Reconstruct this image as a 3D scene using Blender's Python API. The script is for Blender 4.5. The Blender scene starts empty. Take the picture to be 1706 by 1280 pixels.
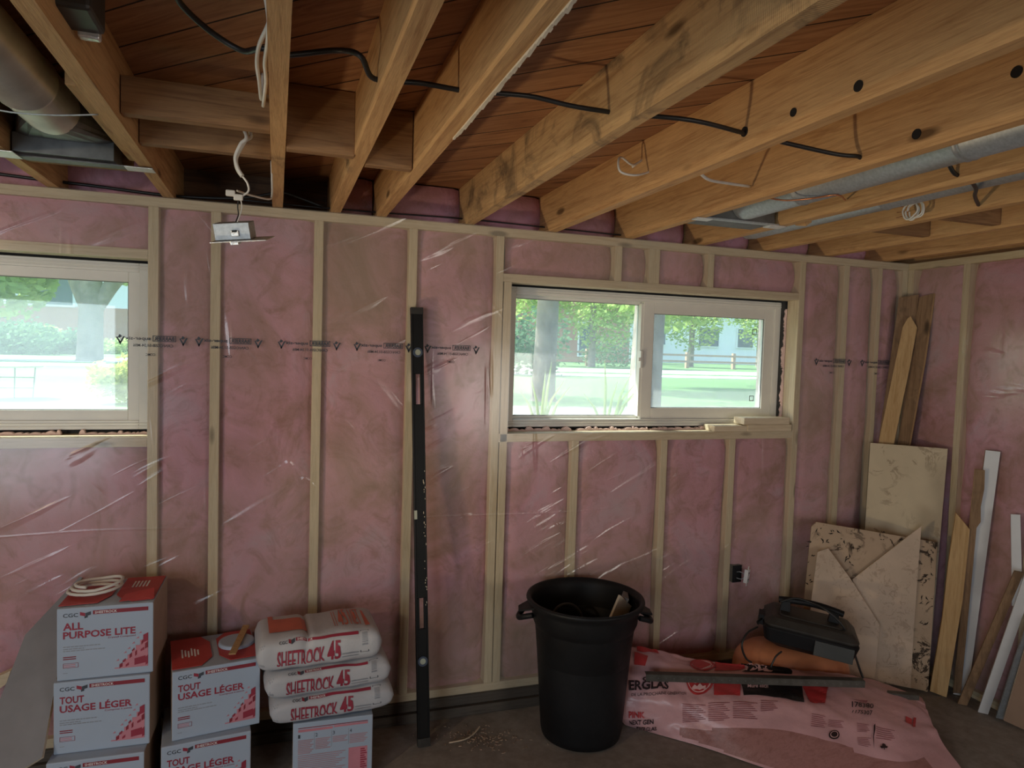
import bpy, bmesh, math, random
from mathutils import Vector, Matrix, noise

S = bpy.context.scene
COL = S.collection
R = random.Random(7)
PI = math.pi
rad = math.radians

# ------------------------------------------------------------------ camera
W, H = 1706.0, 1280.0
YAW, PITCH, ROLL, FPX = 0.32085, -0.04858, 0.03051, 1150.5
CAM = Vector((0.26796, -3.09293, 1.7262))
cy, sy = math.cos(YAW), math.sin(YAW)
FW = Vector((sy * math.cos(PITCH), cy * math.cos(PITCH), math.sin(PITCH)))
_r = Vector((cy, -sy, 0)); _u = _r.cross(FW)
cr, sr = math.cos(ROLL), math.sin(ROLL)
RT = cr * _r + sr * _u
UP = -sr * _r + cr * _u
cd = bpy.data.cameras.new('camera')
cam = bpy.data.objects.new('camera', cd); COL.objects.link(cam)
cd.sensor_width = 36.0; cd.lens = FPX / W * 36.0
cd.clip_start = 0.05; cd.clip_end = 300
cam.matrix_world = Matrix(((RT.x, UP.x, -FW.x, CAM.x), (RT.y, UP.y, -FW.y, CAM.y), (RT.z, UP.z, -FW.z, CAM.z), (0, 0, 0, 1)))
S.camera = cam
S.view_settings.view_transform = 'Standard'; S.view_settings.look = 'None'
S.view_settings.gamma = 1.0; S.view_settings.use_curve_mapping = False
S.view_settings.exposure = 0.25
S.cycles.max_bounces = 10; S.cycles.diffuse_bounces = 5; S.cycles.transparent_max_bounces = 24
S.cycles.caustics_reflective = False; S.cycles.caustics_refractive = False
S.cycles.sample_clamp_indirect = 6.0

def ray(px, py):
    return FW + RT * ((px - W / 2) / FPX) - UP * ((py - H / 2) / FPX)
def at(px, py, ax, val):
    """world point seen at a pixel of the survey photo, on the plane x/y/z = val"""
    d = ray(px, py); i = 'xyz'.index(ax)
    return CAM + d * ((val - CAM[i]) / d[i])
def onpl(px, py, p0, n):
    d = ray(px, py)
    return CAM + d * ((p0 - CAM).dot(n) / d.dot(n))

# ------------------------------------------------------------------ world, sun, room lights
wd = bpy.data.worlds.new('world'); S.world = wd; wd.use_nodes = True
nt = wd.node_tree; nt.nodes.clear()
sky = nt.nodes.new('ShaderNodeTexSky'); sky.sky_type = 'NISHITA'; sky.sun_disc = False
sky.sun_elevation = rad(55); sky.sun_rotation = rad(-60); sky.air_density = 1.0; sky.dust_density = 3.0
bg = nt.nodes.new('ShaderNodeBackground'); bg.inputs[1].default_value = 0.62
wo = nt.nodes.new('ShaderNodeOutputWorld')
nt.links.new(sky.outputs[0], bg.inputs[0]); nt.links.new(bg.outputs[0], wo.inputs[0])
def light(name, kind, loc, target, energy, color, **kw):
    l = bpy.data.lights.new(name, kind); l.energy = energy; l.color = color
    for k, v in kw.items(): setattr(l, k, v)
    o = bpy.data.objects.new(name, l); COL.objects.link(o); o.location = loc
    o.rotation_euler = (Vector(target) - Vector(loc)).to_track_quat('-Z', 'Y').to_euler()
    return o
light('sun', 'SUN', (-28, 20, 44), (0, 0, 0), 10.0, (1.0, 0.95, 0.86), angle=rad(0.6))
# fill lights added behind the camera, standing in for daylight from the rear
light('fill_daylight_left', 'AREA', (-2.3, -5.2, 1.15), (0.8, 0, 1.2), 47, (0.78, 0.90, 1.0), shape='RECTANGLE', size=1.7, size_y=1.9)
light('fill_daylight_right', 'AREA', (3.3, -6.0, 1.1), (2.6, 0, 1.9), 36, (1.0, 0.95, 0.86), shape='RECTANGLE', size=1.6, size_y=1.2)
# warm fill added out of view for the joists and upper wall
light('warm_fill_lamp', 'POINT', (-1.9, -2.6, 2.05), (0, 0, 0), 34, (1.0, 0.82, 0.56), shadow_soft_size=0.05)
light('low_fill_spot', 'SPOT', (-1.25, -1.7, 0.45), (2.7, -0.25, 2.35), 90, (1.0, 0.80, 0.52), spot_size=rad(66), spot_blend=1.0, shadow_soft_size=0.08)  # added low spot, out of view, brightens the joists from the left
# portals at the two windows
for (x0, x1) in ((-1.85, -0.26), (1.31, 2.90)):
    p = light('window_portal', 'AREA', ((x0 + x1) / 2, 0.2, 1.69), ((x0 + x1) / 2, -5, 1.69), 1, (1, 1, 1), shape='RECTANGLE', size=x1 - x0, size_y=0.7)
    p.data.cycles.is_portal = True

# ------------------------------------------------------------------ materials
MATS = {}
def newmat(name):
    m = bpy.data.materials.new(name); m.use_nodes = True
    n = m.node_tree; n.nodes.clear()
    return m, n
class NT:
    def __init__(s, name):
        s.m, s.t = newmat(name); s.out = s.t.nodes.new('ShaderNodeOutputMaterial')
    def n(s, typ, ins=None, **kw):
        nd = s.t.nodes.new('ShaderNode' + typ)
        for k, v in kw.items(): setattr(nd, k, v)
        if ins:
            for k, v in ins.items():
                if hasattr(v, 'is_output') or isinstance(v, bpy.types.NodeSocket): s.t.links.new(v, nd.inputs[k])
                else:
                    if isinstance(v, tuple) and len(v) == 3 and nd.inputs[k].type == 'RGBA': v = (*v, 1)
                    nd.inputs[k].default_value = v
        return nd
    def coord(s, scale=(1, 1, 1), rot=(0, 0, 0), rnd=True, which='Object'):
        tc = s.n('TexCoord')
        src = tc.outputs[which]
        if rnd:
            oi = s.n('ObjectInfo')
            mu = s.n('Math', {0: oi.outputs['Random'], 1: 37.0}, operation='MULTIPLY')
            ad = s.n('VectorMath', {0: src, 1: mu.outputs[0]}, operation='ADD'); src = ad.outputs[0]
        mp = s.n('Mapping', {'Vector': src, 'Scale': scale, 'Rotation': rot})
        return mp.outputs[0]
    def noise(s, vec, scale=5, detail=3, rough=0.5, dist=0.0):
        return s.n('TexNoise', {'Vector': vec, 'Scale': scale, 'Detail': detail, 'Roughness': rough, 'Distortion': dist}).outputs[0]
    def ramp(s, fac, stops):
        r = s.n('ValToRGB', {0: fac}); e = r.color_ramp.elements
        while len(e) < len(stops): e.new(0.5)
        for i, (p, c) in enumerate(stops): e[i].position = p; e[i].color = (*c, 1)
        return r.outputs[0]
    def mix(s, fac, a, b, mode='MIX'):
        m = s.n('Mix', data_type='RGBA', blend_type=mode)
        for k, v in ((0, fac), (6, a), (7, b)):
            if isinstance(v, bpy.types.NodeSocket): s.t.links.new(v, m.inputs[k])
            else: m.inputs[k].default_value = (*v, 1) if isinstance(v, tuple) else v
        return m.outputs[2]
    def bump(s, h, strength=0.3, dist=0.01):
        return s.n('Bump', {'Height': h, 'Strength': strength, 'Distance': dist}).outputs[0]
    def pbr(s, col, rough=0.6, normal=None, metal=0.0, spec=0.5, coat=0.0):
        ins = {'Base Color': col, 'Roughness': rough, 'Metallic': metal, 'Specular IOR Level': spec, 'Coat Weight': coat}
        if normal is not None: ins['Normal'] = normal
        b = s.n('BsdfPrincipled', ins)
        s.t.links.new(b.outputs[0], s.out.inputs[0]); return s.m
    def surf(s, sock):
        s.t.links.new(sock, s.out.inputs[0]); return s.m

def wood(name, light_c, dark_c, axis, rough=0.7, knots=True, stain=0.0, saw=False):
    t = NT(name)
    sc = {'x': (1.2, 22, 22), 'y': (22, 1.2, 22), 'z': (22, 22, 1.2)}[axis]
    v = t.coord(sc)
    g = t.noise(v, 2.2, 4, 0.6, 1.2)
    fine = t.noise(v, 14, 3, 0.6, 0.2)
    c = t.ramp(g, [(0.30, dark_c), (0.52, light_c), (0.75, tuple(min(1, a * 1.1) for a in light_c))])
    c = t.mix(0.22, c, t.ramp(fine, [(0.35, tuple(a * 0.55 for a in dark_c)), (0.6, light_c)]))
    v2 = t.coord((1, 1, 1))
    big = t.noise(v2, 2.2, 3, 0.6)
    c = t.mix(t.n('MapRange', {'Value': big, 'From Min': 0.35, 'From Max': 0.7, 'To Min': 0.0, 'To Max': 0.35}).outputs[0], c, dark_c)
    if knots:
        ks = {'x': (2.2, 7, 7), 'y': (7, 2.2, 7), 'z': (7, 7, 2.2)}[axis]
        vk = t.coord(ks)
        vo = t.n('TexVoronoi', {'Vector': vk, 'Scale': 1.0})
        k = t.n('MapRange', {'Value': vo.outputs['Distance'], 'From Min': 0.07, 'From Max': 0.13, 'To Min': 0.85, 'To Max': 0.0}).outputs[0]
        c = t.mix(k, c, tuple(a * 0.25 for a in dark_c))
    if stain > 0:
        sn = t.noise(t.coord((1, 1, 1)), 5.0, 5, 0.65, 0.8)
        k = t.n('MapRange', {'Value': sn, 'From Min': 0.52, 'From Max': 0.68, 'To Min': 0.0, 'To Max': stain}).outputs[0]
        c = t.mix(k, c, (0.07, 0.05, 0.035))
    hgt = fine
    if saw:
        wv = t.n('TexWave', {'Vector': t.coord((1, 1, 1), rnd=False), 'Scale': 60.0, 'Distortion': 2.0}, bands_direction=axis.upper()).outputs[1]
        hgt = t.mix(0.5, fine, wv)
    return t.pbr(c, rough, t.bump(hgt, 0.25, 0.004), spec=0.3)

M = {}
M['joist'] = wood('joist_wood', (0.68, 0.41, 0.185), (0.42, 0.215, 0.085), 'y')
M['joist_stain'] = wood('joist_wood_stained', (0.62, 0.40, 0.19), (0.36, 0.20, 0.085), 'y', stain=0.75, saw=True)
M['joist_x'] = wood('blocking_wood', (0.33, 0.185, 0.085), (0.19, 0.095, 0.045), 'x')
M['stud'] = wood('stud_wood', (0.72, 0.61, 0.44), (0.58, 0.46, 0.30), 'z')
M['stud_x'] = wood('plate_wood', (0.72, 0.61, 0.45), (0.58, 0.46, 0.31), 'x')
M['stud_y'] = wood('plate_wood_y', (0.74, 0.62, 0.41), (0.60, 0.46, 0.27), 'y')
M['lumber'] = wood('lumber_wood', (0.56, 0.38, 0.19), (0.40, 0.24, 0.10), 'z')
M['lumber_dark'] = wood('old_lumber_wood', (0.30, 0.19, 0.11), (0.17, 0.10, 0.055), 'z', stain=0.5)
M['old_plank'] = wood('grey_plank', (0.10, 0.085, 0.07), (0.05, 0.042, 0.036), 'x')
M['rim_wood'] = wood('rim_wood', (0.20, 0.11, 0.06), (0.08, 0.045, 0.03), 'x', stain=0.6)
def plain(name, col, rough=0.6, metal=0.0, var=0.12, scale=8, bump=0.0, spec=0.5, bscale=40, coat=0.0):
    t = NT(name)
    f = t.noise(t.coord(), scale, 4, 0.6)
    c = t.ramp(f, [(0.3, tuple(a * (1 - var) for a in col)), (0.7, tuple(min(1, a * (1 + var)) for a in col))])
    nm = t.bump(t.noise(t.coord(), bscale, 4, 0.6), bump, 0.01) if bump else None
    return t.pbr(c, rough, nm, metal, spec, coat)
def sub_floor():   # diagonal tongue boards
    t = NT('subfloor_boards')
    v = t.coord((1, 1, 1), (0, 0, rad(45)), rnd=False)
    sx = t.n('SeparateXYZ', {0: v})
    rowf = t.n('Math', {0: sx.outputs[1], 1: 1 / 0.138}, operation='MULTIPLY')
    fr = t.n('Math', {0: rowf.outputs[0]}, operation='FRACT')
    ro = t.n('Math', {0: rowf.outputs[0]}, operation='FLOOR')
    a = t.n('Math', {0: fr.outputs[0], 1: 0.5}, operation='SUBTRACT')
    a = t.n('Math', {0: a.outputs[0]}, operation='ABSOLUTE')
    gap = t.n('MapRange', {'Value': a.outputs[0], 'From Min': 0.475, 'From Max': 0.49, 'To Min': 0.0, 'To Max': 1.0}).outputs[0]
    wn = t.n('TexWhiteNoise', {'W': ro.outputs[0]}, noise_dimensions='1D')
    cmb = t.n('CombineXYZ', {0: sx.outputs[0], 1: sx.outputs[1], 2: t.n('Math', {0: ro.outputs[0], 1: 3.7}, operation='MULTIPLY').outputs[0]})
    gv = t.n('Mapping', {'Vector': cmb.outputs[0], 'Scale': (1.3, 13, 1)}).outputs[0]
    g = t.noise(gv, 2.4, 4, 0.6, 1.6)
    c = t.ramp(g, [(0.28, (0.20, 0.085, 0.040)), (0.5, (0.38, 0.185, 0.085)), (0.75, (0.50, 0.27, 0.13))])
    c = t.mix(t.n('Math', {0: wn.outputs[0], 1: 0.5}, operation='MULTIPLY').outputs[0], c, (0.26, 0.12, 0.06))
    kv = t.n('Mapping', {'Vector': cmb.outputs[0], 'Scale': (2.0, 5, 1)}).outputs[0]
    vo = t.n('TexVoronoi', {'Vector': kv, 'Scale': 1.0})
    k = t.n('MapRange', {'Value': vo.outputs['Distance'], 'From Min': 0.06, 'From Max': 0.15, 'To Min': 0.8, 'To Max': 0.0}).outputs[0]
    c = t.mix(k, c, (0.08, 0.03, 0.015)); c = t.mix(gap, c, (0.01, 0.006, 0.004))
    hh = t.n('Math', {0: 1.0, 1: gap}, operation='SUBTRACT').outputs[0]
    return t.pbr(c, 0.65, t.bump(hh, 0.6, 0.006), spec=0.3)
M['subfloor'] = sub_floor()
def pink():
    t = NT('pink_insulation')
    v = t.coord((1, 1, 1))
    f = t.noise(v, 2.6, 5, 0.60, 0.8)
    c = t.ramp(f, [(0.30, (0.36, 0.20, 0.17)), (0.44, (0.51, 0.27, 0.29)), (0.56, (0.64, 0.33, 0.42)), (0.70, (0.59, 0.39, 0.49)), (0.85, (0.68, 0.51, 0.49))])
    b = t.noise(v, 7.0, 6, 0.65, 1.5)
    c = t.mix(t.n('MapRange', {'Value': b, 'From Min': 0.50, 'From Max': 0.70, 'To Min': 0.0, 'To Max': 0.6}).outputs[0], c, (0.31, 0.15, 0.12))
    hgt = t.noise(v, 16, 6, 0.7, 0.5)
    return t.pbr(c, 0.95, t.bump(hgt, 0.5, 0.012), spec=0.1)
M['pink'] = pink()
def schlick(t, f0, normal=None):
    lw = t.n('LayerWeight', {'Blend': 0.5, **({'Normal': normal} if normal is not None else {})}).outputs['Facing']
    p5 = t.n('Math', {0: lw, 1: 4.0}, operation='POWER').outputs[0]
    return t.n('MapRange', {'Value': p5, 'From Min': 0.0, 'From Max': 1.0, 'To Min': f0, 'To Max': 0.85}).outputs[0]
def film():
    t = NT('clear_poly_film')
    v = t.coord((1, 1, 1), rnd=False, which='Object')
    def ridge(rot, scl, lo, seed):
        vv = t.n('Mapping', {'Vector': v, 'Rotation': (0, rad(rot), 0), 'Location': (seed, 0, 0)}).outputs[0]
        vv = t.n('Mapping', {'Vector': vv, 'Scale': scl}).outputs[0]
        a_ = t.noise(vv, 1.0, 2, 0.45, 0.4)
        msk = t.noise(v, 0.9, 1, 0.5)
        k_ = t.n('MapRange', {'Value': a_, 'From Min': lo, 'From Max': lo + 0.16, 'To Min': 0.0, 'To Max': 1.0}, interpolation_type='SMOOTHSTEP').outputs[0]
        return k_
    sz = t.n('SeparateXYZ', {0: v}).outputs[2]
    wob = t.n('Math', {0: t.noise(v, 0.8, 1, 0.5), 1: 0.10}, operation='MULTIPLY').outputs[0]
    dz = t.n('Math', {0: t.n('Math', {0: sz, 1: wob}, operation='SUBTRACT').outputs[0], 1: 0.905}, operation='SUBTRACT').outputs[0]
    fold = t.n('MapRange', {'Value': t.n('Math', {0: dz}, operation='ABSOLUTE').outputs[0], 'From Min': 0.0, 'From Max': 0.006, 'To Min': 0.35, 'To Max': 0.0}).outputs[0]
    h = fold
    for q in (ridge(27, (2.0, 2.0, 15.0), 0.60, 0.0), ridge(-48, (1.8, 1.8, 12.0), 0.66, 5.3), ridge(4, (12.0, 12.0, 1.3), 0.64, 2.1)):
        h = t.n('Math', {0: h, 1: q}, operation='ADD').outputs[0]
    h = t.n('Math', {0: h, 1: t.n('Math', {0: t.noise(v, 3.5, 2, 0.5), 1: 0.5}, operation='MULTIPLY').outputs[0]}, operation='ADD').outputs[0]
    bp = t.bump(h, 0.30, 0.016)
    tr = t.n('BsdfTransparent', {0: (0.96, 0.955, 0.93)})
    milky = t.noise(v, 1.1, 2, 0.5)
    fac = t.n('MapRange', {'Value': milky, 'From Min': 0.38, 'From Max': 0.66, 'To Min': 0.04, 'To Max': 0.24}).outputs[0]
    df = t.n('BsdfDiffuse', {'Color': (0.74, 0.68, 0.54)})
    m1 = t.n('MixShader', {0: fac, 1: tr.outputs[0], 2: df.outputs[0]})
    fr = schlick(t, 0.05, bp)
    gl = t.n('BsdfGlossy', {'Color': (1, 1, 1), 'Roughness': 0.2, 'Normal': bp})
    m2 = t.n('MixShader', {0: fr, 1: m1.outputs[0], 2: gl.outputs[0]})
    return t.surf(m2.outputs[0])
M['film'] = film()
def concrete():
    t = NT('concrete_floor')
    v = t.coord((1, 1, 1), rnd=False)
    f = t.noise(v, 2.5, 6, 0.65, 0.4); g = t.noise(v, 22, 5, 0.7)
    c = t.ramp(f, [(0.3, (0.21, 0.19, 0.17)), (0.55, (0.31, 0.285, 0.26)), (0.75, (0.40, 0.375, 0.35))])
    c = t.mix(0.3, c, t.ramp(g, [(0.4, (0.16, 0.14, 0.12)), (0.65, (0.38, 0.35, 0.31))]))
    return t.pbr(c, 0.75, t.bump(g, 0.25, 0.004), spec=0.3)
M['concrete'] = concrete()
M['found'] = plain('foundation_block', (0.20, 0.18, 0.17), 0.9, var=0.3, bump=0.4)
M['galv'] = plain('galvanized_steel', (0.40, 0.43, 0.45), 0.48, 0.5, 0.16, 90)
M['galv_old'] = plain('old_galvanized_duct', (0.62, 0.61, 0.54), 0.33, 0.75, 0.2, 6)
M['galv_dark'] = plain('dark_sheet_metal', (0.15, 0.155, 0.155), 0.5, 0.7, 0.3, 12)
M['tape'] = plain('foil_tape', (0.70, 0.71, 0.70), 0.35, 0.5, 0.1, 20, bump=0.5)
M['steel'] = plain('steel_angle', (0.105, 0.10, 0.09), 0.5, 0.6, 0.25, 30)
M['hole'] = plain('hole_shade_spatter_black', (0.012, 0.009, 0.007), 0.9)  # near-black; paints the shade inside drill holes, also serves paint spatter
M['black_cable'] = plain('black_cable', (0.016, 0.016, 0.016), 0.45)
M['white_cable'] = plain('white_cable', (0.70, 0.68, 0.62), 0.45)
M['tuft'] = plain('pale_pink_tufts', (0.85, 0.62, 0.58), 0.95, var=0.2, bump=0.6)
M['copper'] = plain('copper', (0.6, 0.25, 0.12), 0.35, 0.8)
M['vinyl'] = plain('white_vinyl', (0.74, 0.72, 0.66), 0.35, var=0.03)
M['seal'] = plain('gasket_grey', (0.20, 0.20, 0.20), 0.6)
M['foam'] = plain('gap_shade_and_foam', (0.05, 0.05, 0.05), 0.95, var=0.4, bump=0.8)
M['black_plastic'] = plain('black_plastic', (0.009, 0.0095, 0.011), 0.5, var=0.4, scale=4, bump=0.1, spec=0.25)
M['black_level'] = plain('black_level_paint', (0.006, 0.0065, 0.007), 0.45, var=0.2, spec=0.25)
M['charcoal'] = plain('charcoal_plastic', (0.028, 0.026, 0.023), 0.5, var=0.3, scale=15)
M['label_grey'] = plain('grey_label', (0.055, 0.06, 0.06), 0.45)
M['vial'] = plain('vial_liquid', (0.42, 0.45, 0.36), 0.2)
M['vialring'] = plain('vial_ring_blue', (0.05, 0.07, 0.11), 0.4)
M['orange'] = plain('orange_plastic', (0.55, 0.21, 0.10), 0.35, var=0.15, scale=5, bump=0.25, bscale=9)
M['carton'] = plain('white_carton', (0.38, 0.46, 0.57), 0.6, var=0.04, scale=3)  # white board with bluish daylight put into the colour
M['carton_side'] = plain('carton_shaded_side', (0.40, 0.31, 0.25), 0.5, var=0.15, scale=6)  # tan paints the shade on the white board's sides
M['red'] = plain('red_print', (0.30, 0.028, 0.055), 0.55, var=0.08)
M['red_top'] = plain('red_flap', (0.46, 0.050, 0.045), 0.55, var=0.12)
M['darkred'] = plain('dark_red_print', (0.24, 0.02, 0.035), 0.55, var=0.08)
M['pinkprint'] = plain('pale_red_print', (0.55, 0.22, 0.27), 0.55, var=0.1)
M['ink'] = plain('dark_print', (0.05, 0.06, 0.08), 0.6)
M['greyink'] = plain('grey_print', (0.28, 0.30, 0.34), 0.6)
M['mauveink'] = plain('mauve_print', (0.42, 0.28, 0.32), 0.6)
M['whiteink'] = plain('white_print', (0.8, 0.8, 0.8), 0.6, var=0.02)
M['paper'] = plain('bag_paper', (0.47, 0.48, 0.51), 0.6, var=0.06, bump=0.35, bscale=14)
M['bagpink'] = plain('pink_poly_bag', (0.64, 0.37, 0.39), 0.32, var=0.12, scale=5, bump=0.5, bscale=9)
M['bagclear'] = wood('clear_bag_over_batts', (0.42, 0.21, 0.195), (0.31, 0.14, 0.125), 'x', rough=0.3, knots=False)
M['bagred'] = plain('bag_red_print', (0.50, 0.045, 0.05), 0.35, bump=0.3, bscale=9)
M['bagblack'] = plain('bag_black_print', (0.015, 0.013, 0.014), 0.32, bump=0.3, bscale=9)
M['bagtext'] = plain('bag_text_print', (0.03, 0.015, 0.018), 0.5)
M['bagmauve'] = plain('bag_small_print', (0.30, 0.11, 0.13), 0.5)
M['bagpale'] = plain('bag_pale_print', (0.72, 0.45, 0.45), 0.4)
M['drywall'] = plain('drywall_face', (0.24, 0.24, 0.255), 0.85, var=0.08)  # darkened to carry the shade on the leaning offcut
M['drywall_back'] = plain('drywall_brown_paper', (0.30, 0.20, 0.14), 0.85, var=0.08)
M['gypsum'] = plain('gypsum_edge', (0.66, 0.58, 0.45), 0.9, var=0.08)
M['white_trim'] = plain('painted_trim', (0.66, 0.68, 0.70), 0.5, var=0.05)
M['dust'] = plain('sawdust', (0.36, 0.27, 0.20), 0.95, var=0.2)
M['splinter'] = plain('splintered_wood', (0.55, 0.45, 0.33), 0.85, var=0.2)
def dirty_panel(name, base, spot, amt=0.6, scale=14.0):
    t = NT(name)
    v = t.coord((1, 1, 1))
    f = t.noise(v, 3, 4, 0.6)
    c = t.ramp(f, [(0.3, tuple(a * 0.8 for a in base)), (0.7, base)])
    m = t.noise(v, scale, 6, 0.75, 1.4)
    g = t.noise(v, 3.5, 2, 0.5)
    k = t.n('Math', {0: t.n('MapRange', {'Value': m, 'From Min': 0.53, 'From Max': 0.58, 'To Min': 0.0, 'To Max': 1.0}).outputs[0],
                     1: t.n('MapRange', {'Value': g, 'From Min': 0.42, 'From Max': 0.55, 'To Min': 0.0, 'To Max': amt}).outputs[0]}, operation='MULTIPLY').outputs[0]
    c = t.mix(k, c, spot)
    return t.pbr(c, 0.7, t.bump(m, 0.2, 0.002), spec=0.3)
M['panel_white'] = dirty_panel('painted_panel', (0.66, 0.56, 0.40), (0.20, 0.13, 0.08), 0.5, 9)
M['panel_dirty'] = dirty_panel('spattered_panel', (0.50, 0.37, 0.26), (0.045, 0.028, 0.018), 1.6, 10)
M['panel_clean'] = dirty_panel('pale_panel', (0.62, 0.49, 0.38), (0.22, 0.14, 0.09), 0.35, 20)
# outside
def grass():
    t = NT('lawn_grass')
    v = t.coord((1, 1, 1), rnd=False)
    f = t.noise(v, 0.35, 4, 0.6); g = t.noise(v, 9, 4, 0.7)
    c = t.ramp(f, [(0.3, (0.06, 0.15, 0.06)), (0.6, (0.09, 0.18, 0.08)), (0.8, (0.16, 0.20, 0.11))])
    c = t.mix(0.3, c, t.ramp(g, [(0.3, (0.08, 0.14, 0.04)), (0.7, (0.26, 0.34, 0.15))]))
    return t.pbr(c, 0.9, spec=0.1)
M['grass'] = grass()
M['road'] = plain('road_concrete', (0.42, 0.42, 0.41), 0.9, var=0.1)
M['walk'] = plain('sidewalk_concrete', (0.60, 0.59, 0.56), 0.9, var=0.06)
M['soil'] = plain('garden_soil', (0.13, 0.12, 0.11), 0.95, var=0.4, bump=0.5)
def brick():
    t = NT('red_brick')
    v = t.coord((1, 1, 1), rnd=False)
    s2 = t.n('SeparateXYZ', {0: v}); cb = t.n('CombineXYZ', {0: s2.outputs[0], 1: s2.outputs[2]})
    b = t.n('TexBrick', {'Vector': cb.outputs[0], 'Color1': (0.42, 0.16, 0.11), 'Color2': (0.50, 0.21, 0.14), 'Mortar': (0.5, 0.42, 0.36), 'Scale': 4.5})
    return t.pbr(b.outputs[0], 0.9, spec=0.2)
M['brick'] = brick()
M['siding'] = plain('white_siding', (0.82, 0.82, 0.80), 0.7, var=0.03)
M['roofing'] = plain('grey_roof', (0.22, 0.20, 0.19), 0.9, var=0.2)
M['darkglass'] = plain('far_window_glass', (0.10, 0.13, 0.16), 0.15)
M['bark'] = plain('tree_bark', (0.24, 0.20, 0.17), 0.95, var=0.4, scale=6, bump=0.9, bscale=18)
M['fence'] = plain('weathered_fence', (0.42, 0.27, 0.20), 0.9, var=0.15)
def leafm(name, a, b):
    t = NT(name)
    f = t.noise(t.coord((1, 1, 1)), 1.4, 2, 0.5)
    c = t.ramp(f, [(0.35, a), (0.65, b)])
    d = t.n('BsdfDiffuse', {'Color': c}); tl = t.n('BsdfTranslucent', {'Color': c})
    return t.surf(t.n('MixShader', {0: 0.45, 1: d.outputs[0], 2: tl.outputs[0]}).outputs[0])
M['leaf'] = leafm('maple_leaves', (0.24, 0.38, 0.11), (0.46, 0.56, 0.20))
M['leaf_dark'] = leafm('dark_leaves', (0.10, 0.19, 0.11), (0.16, 0.27, 0.15))
M['leaf_yellow'] = leafm('yellow_green_leaves', (0.44, 0.50, 0.12), (0.62, 0.62, 0.20))
M['iris'] = leafm('iris_blades', (0.30, 0.45, 0.14), (0.50, 0.60, 0.28))
def glassm():
    t = NT('window_glass')
    tr = t.n('BsdfTransparent', {0: (0.90, 0.97, 0.95)})
    veil = t.n('BsdfTranslucent', {'Color': (0.86, 0.96, 0.95)})   # painted haze of the overexposed yard, plus dirty screened glass
    m1 = t.n('MixShader', {0: 0.12, 1: tr.outputs[0], 2: veil.outputs[0]})
    fr = schlick(t, 0.05); gl = t.n('BsdfGlossy', {'Roughness': 0.02})
    return t.surf(t.n('MixShader', {0: fr, 1: m1.outputs[0], 2: gl.outputs[0]}).outputs[0])
M['glass'] = glassm()

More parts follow.
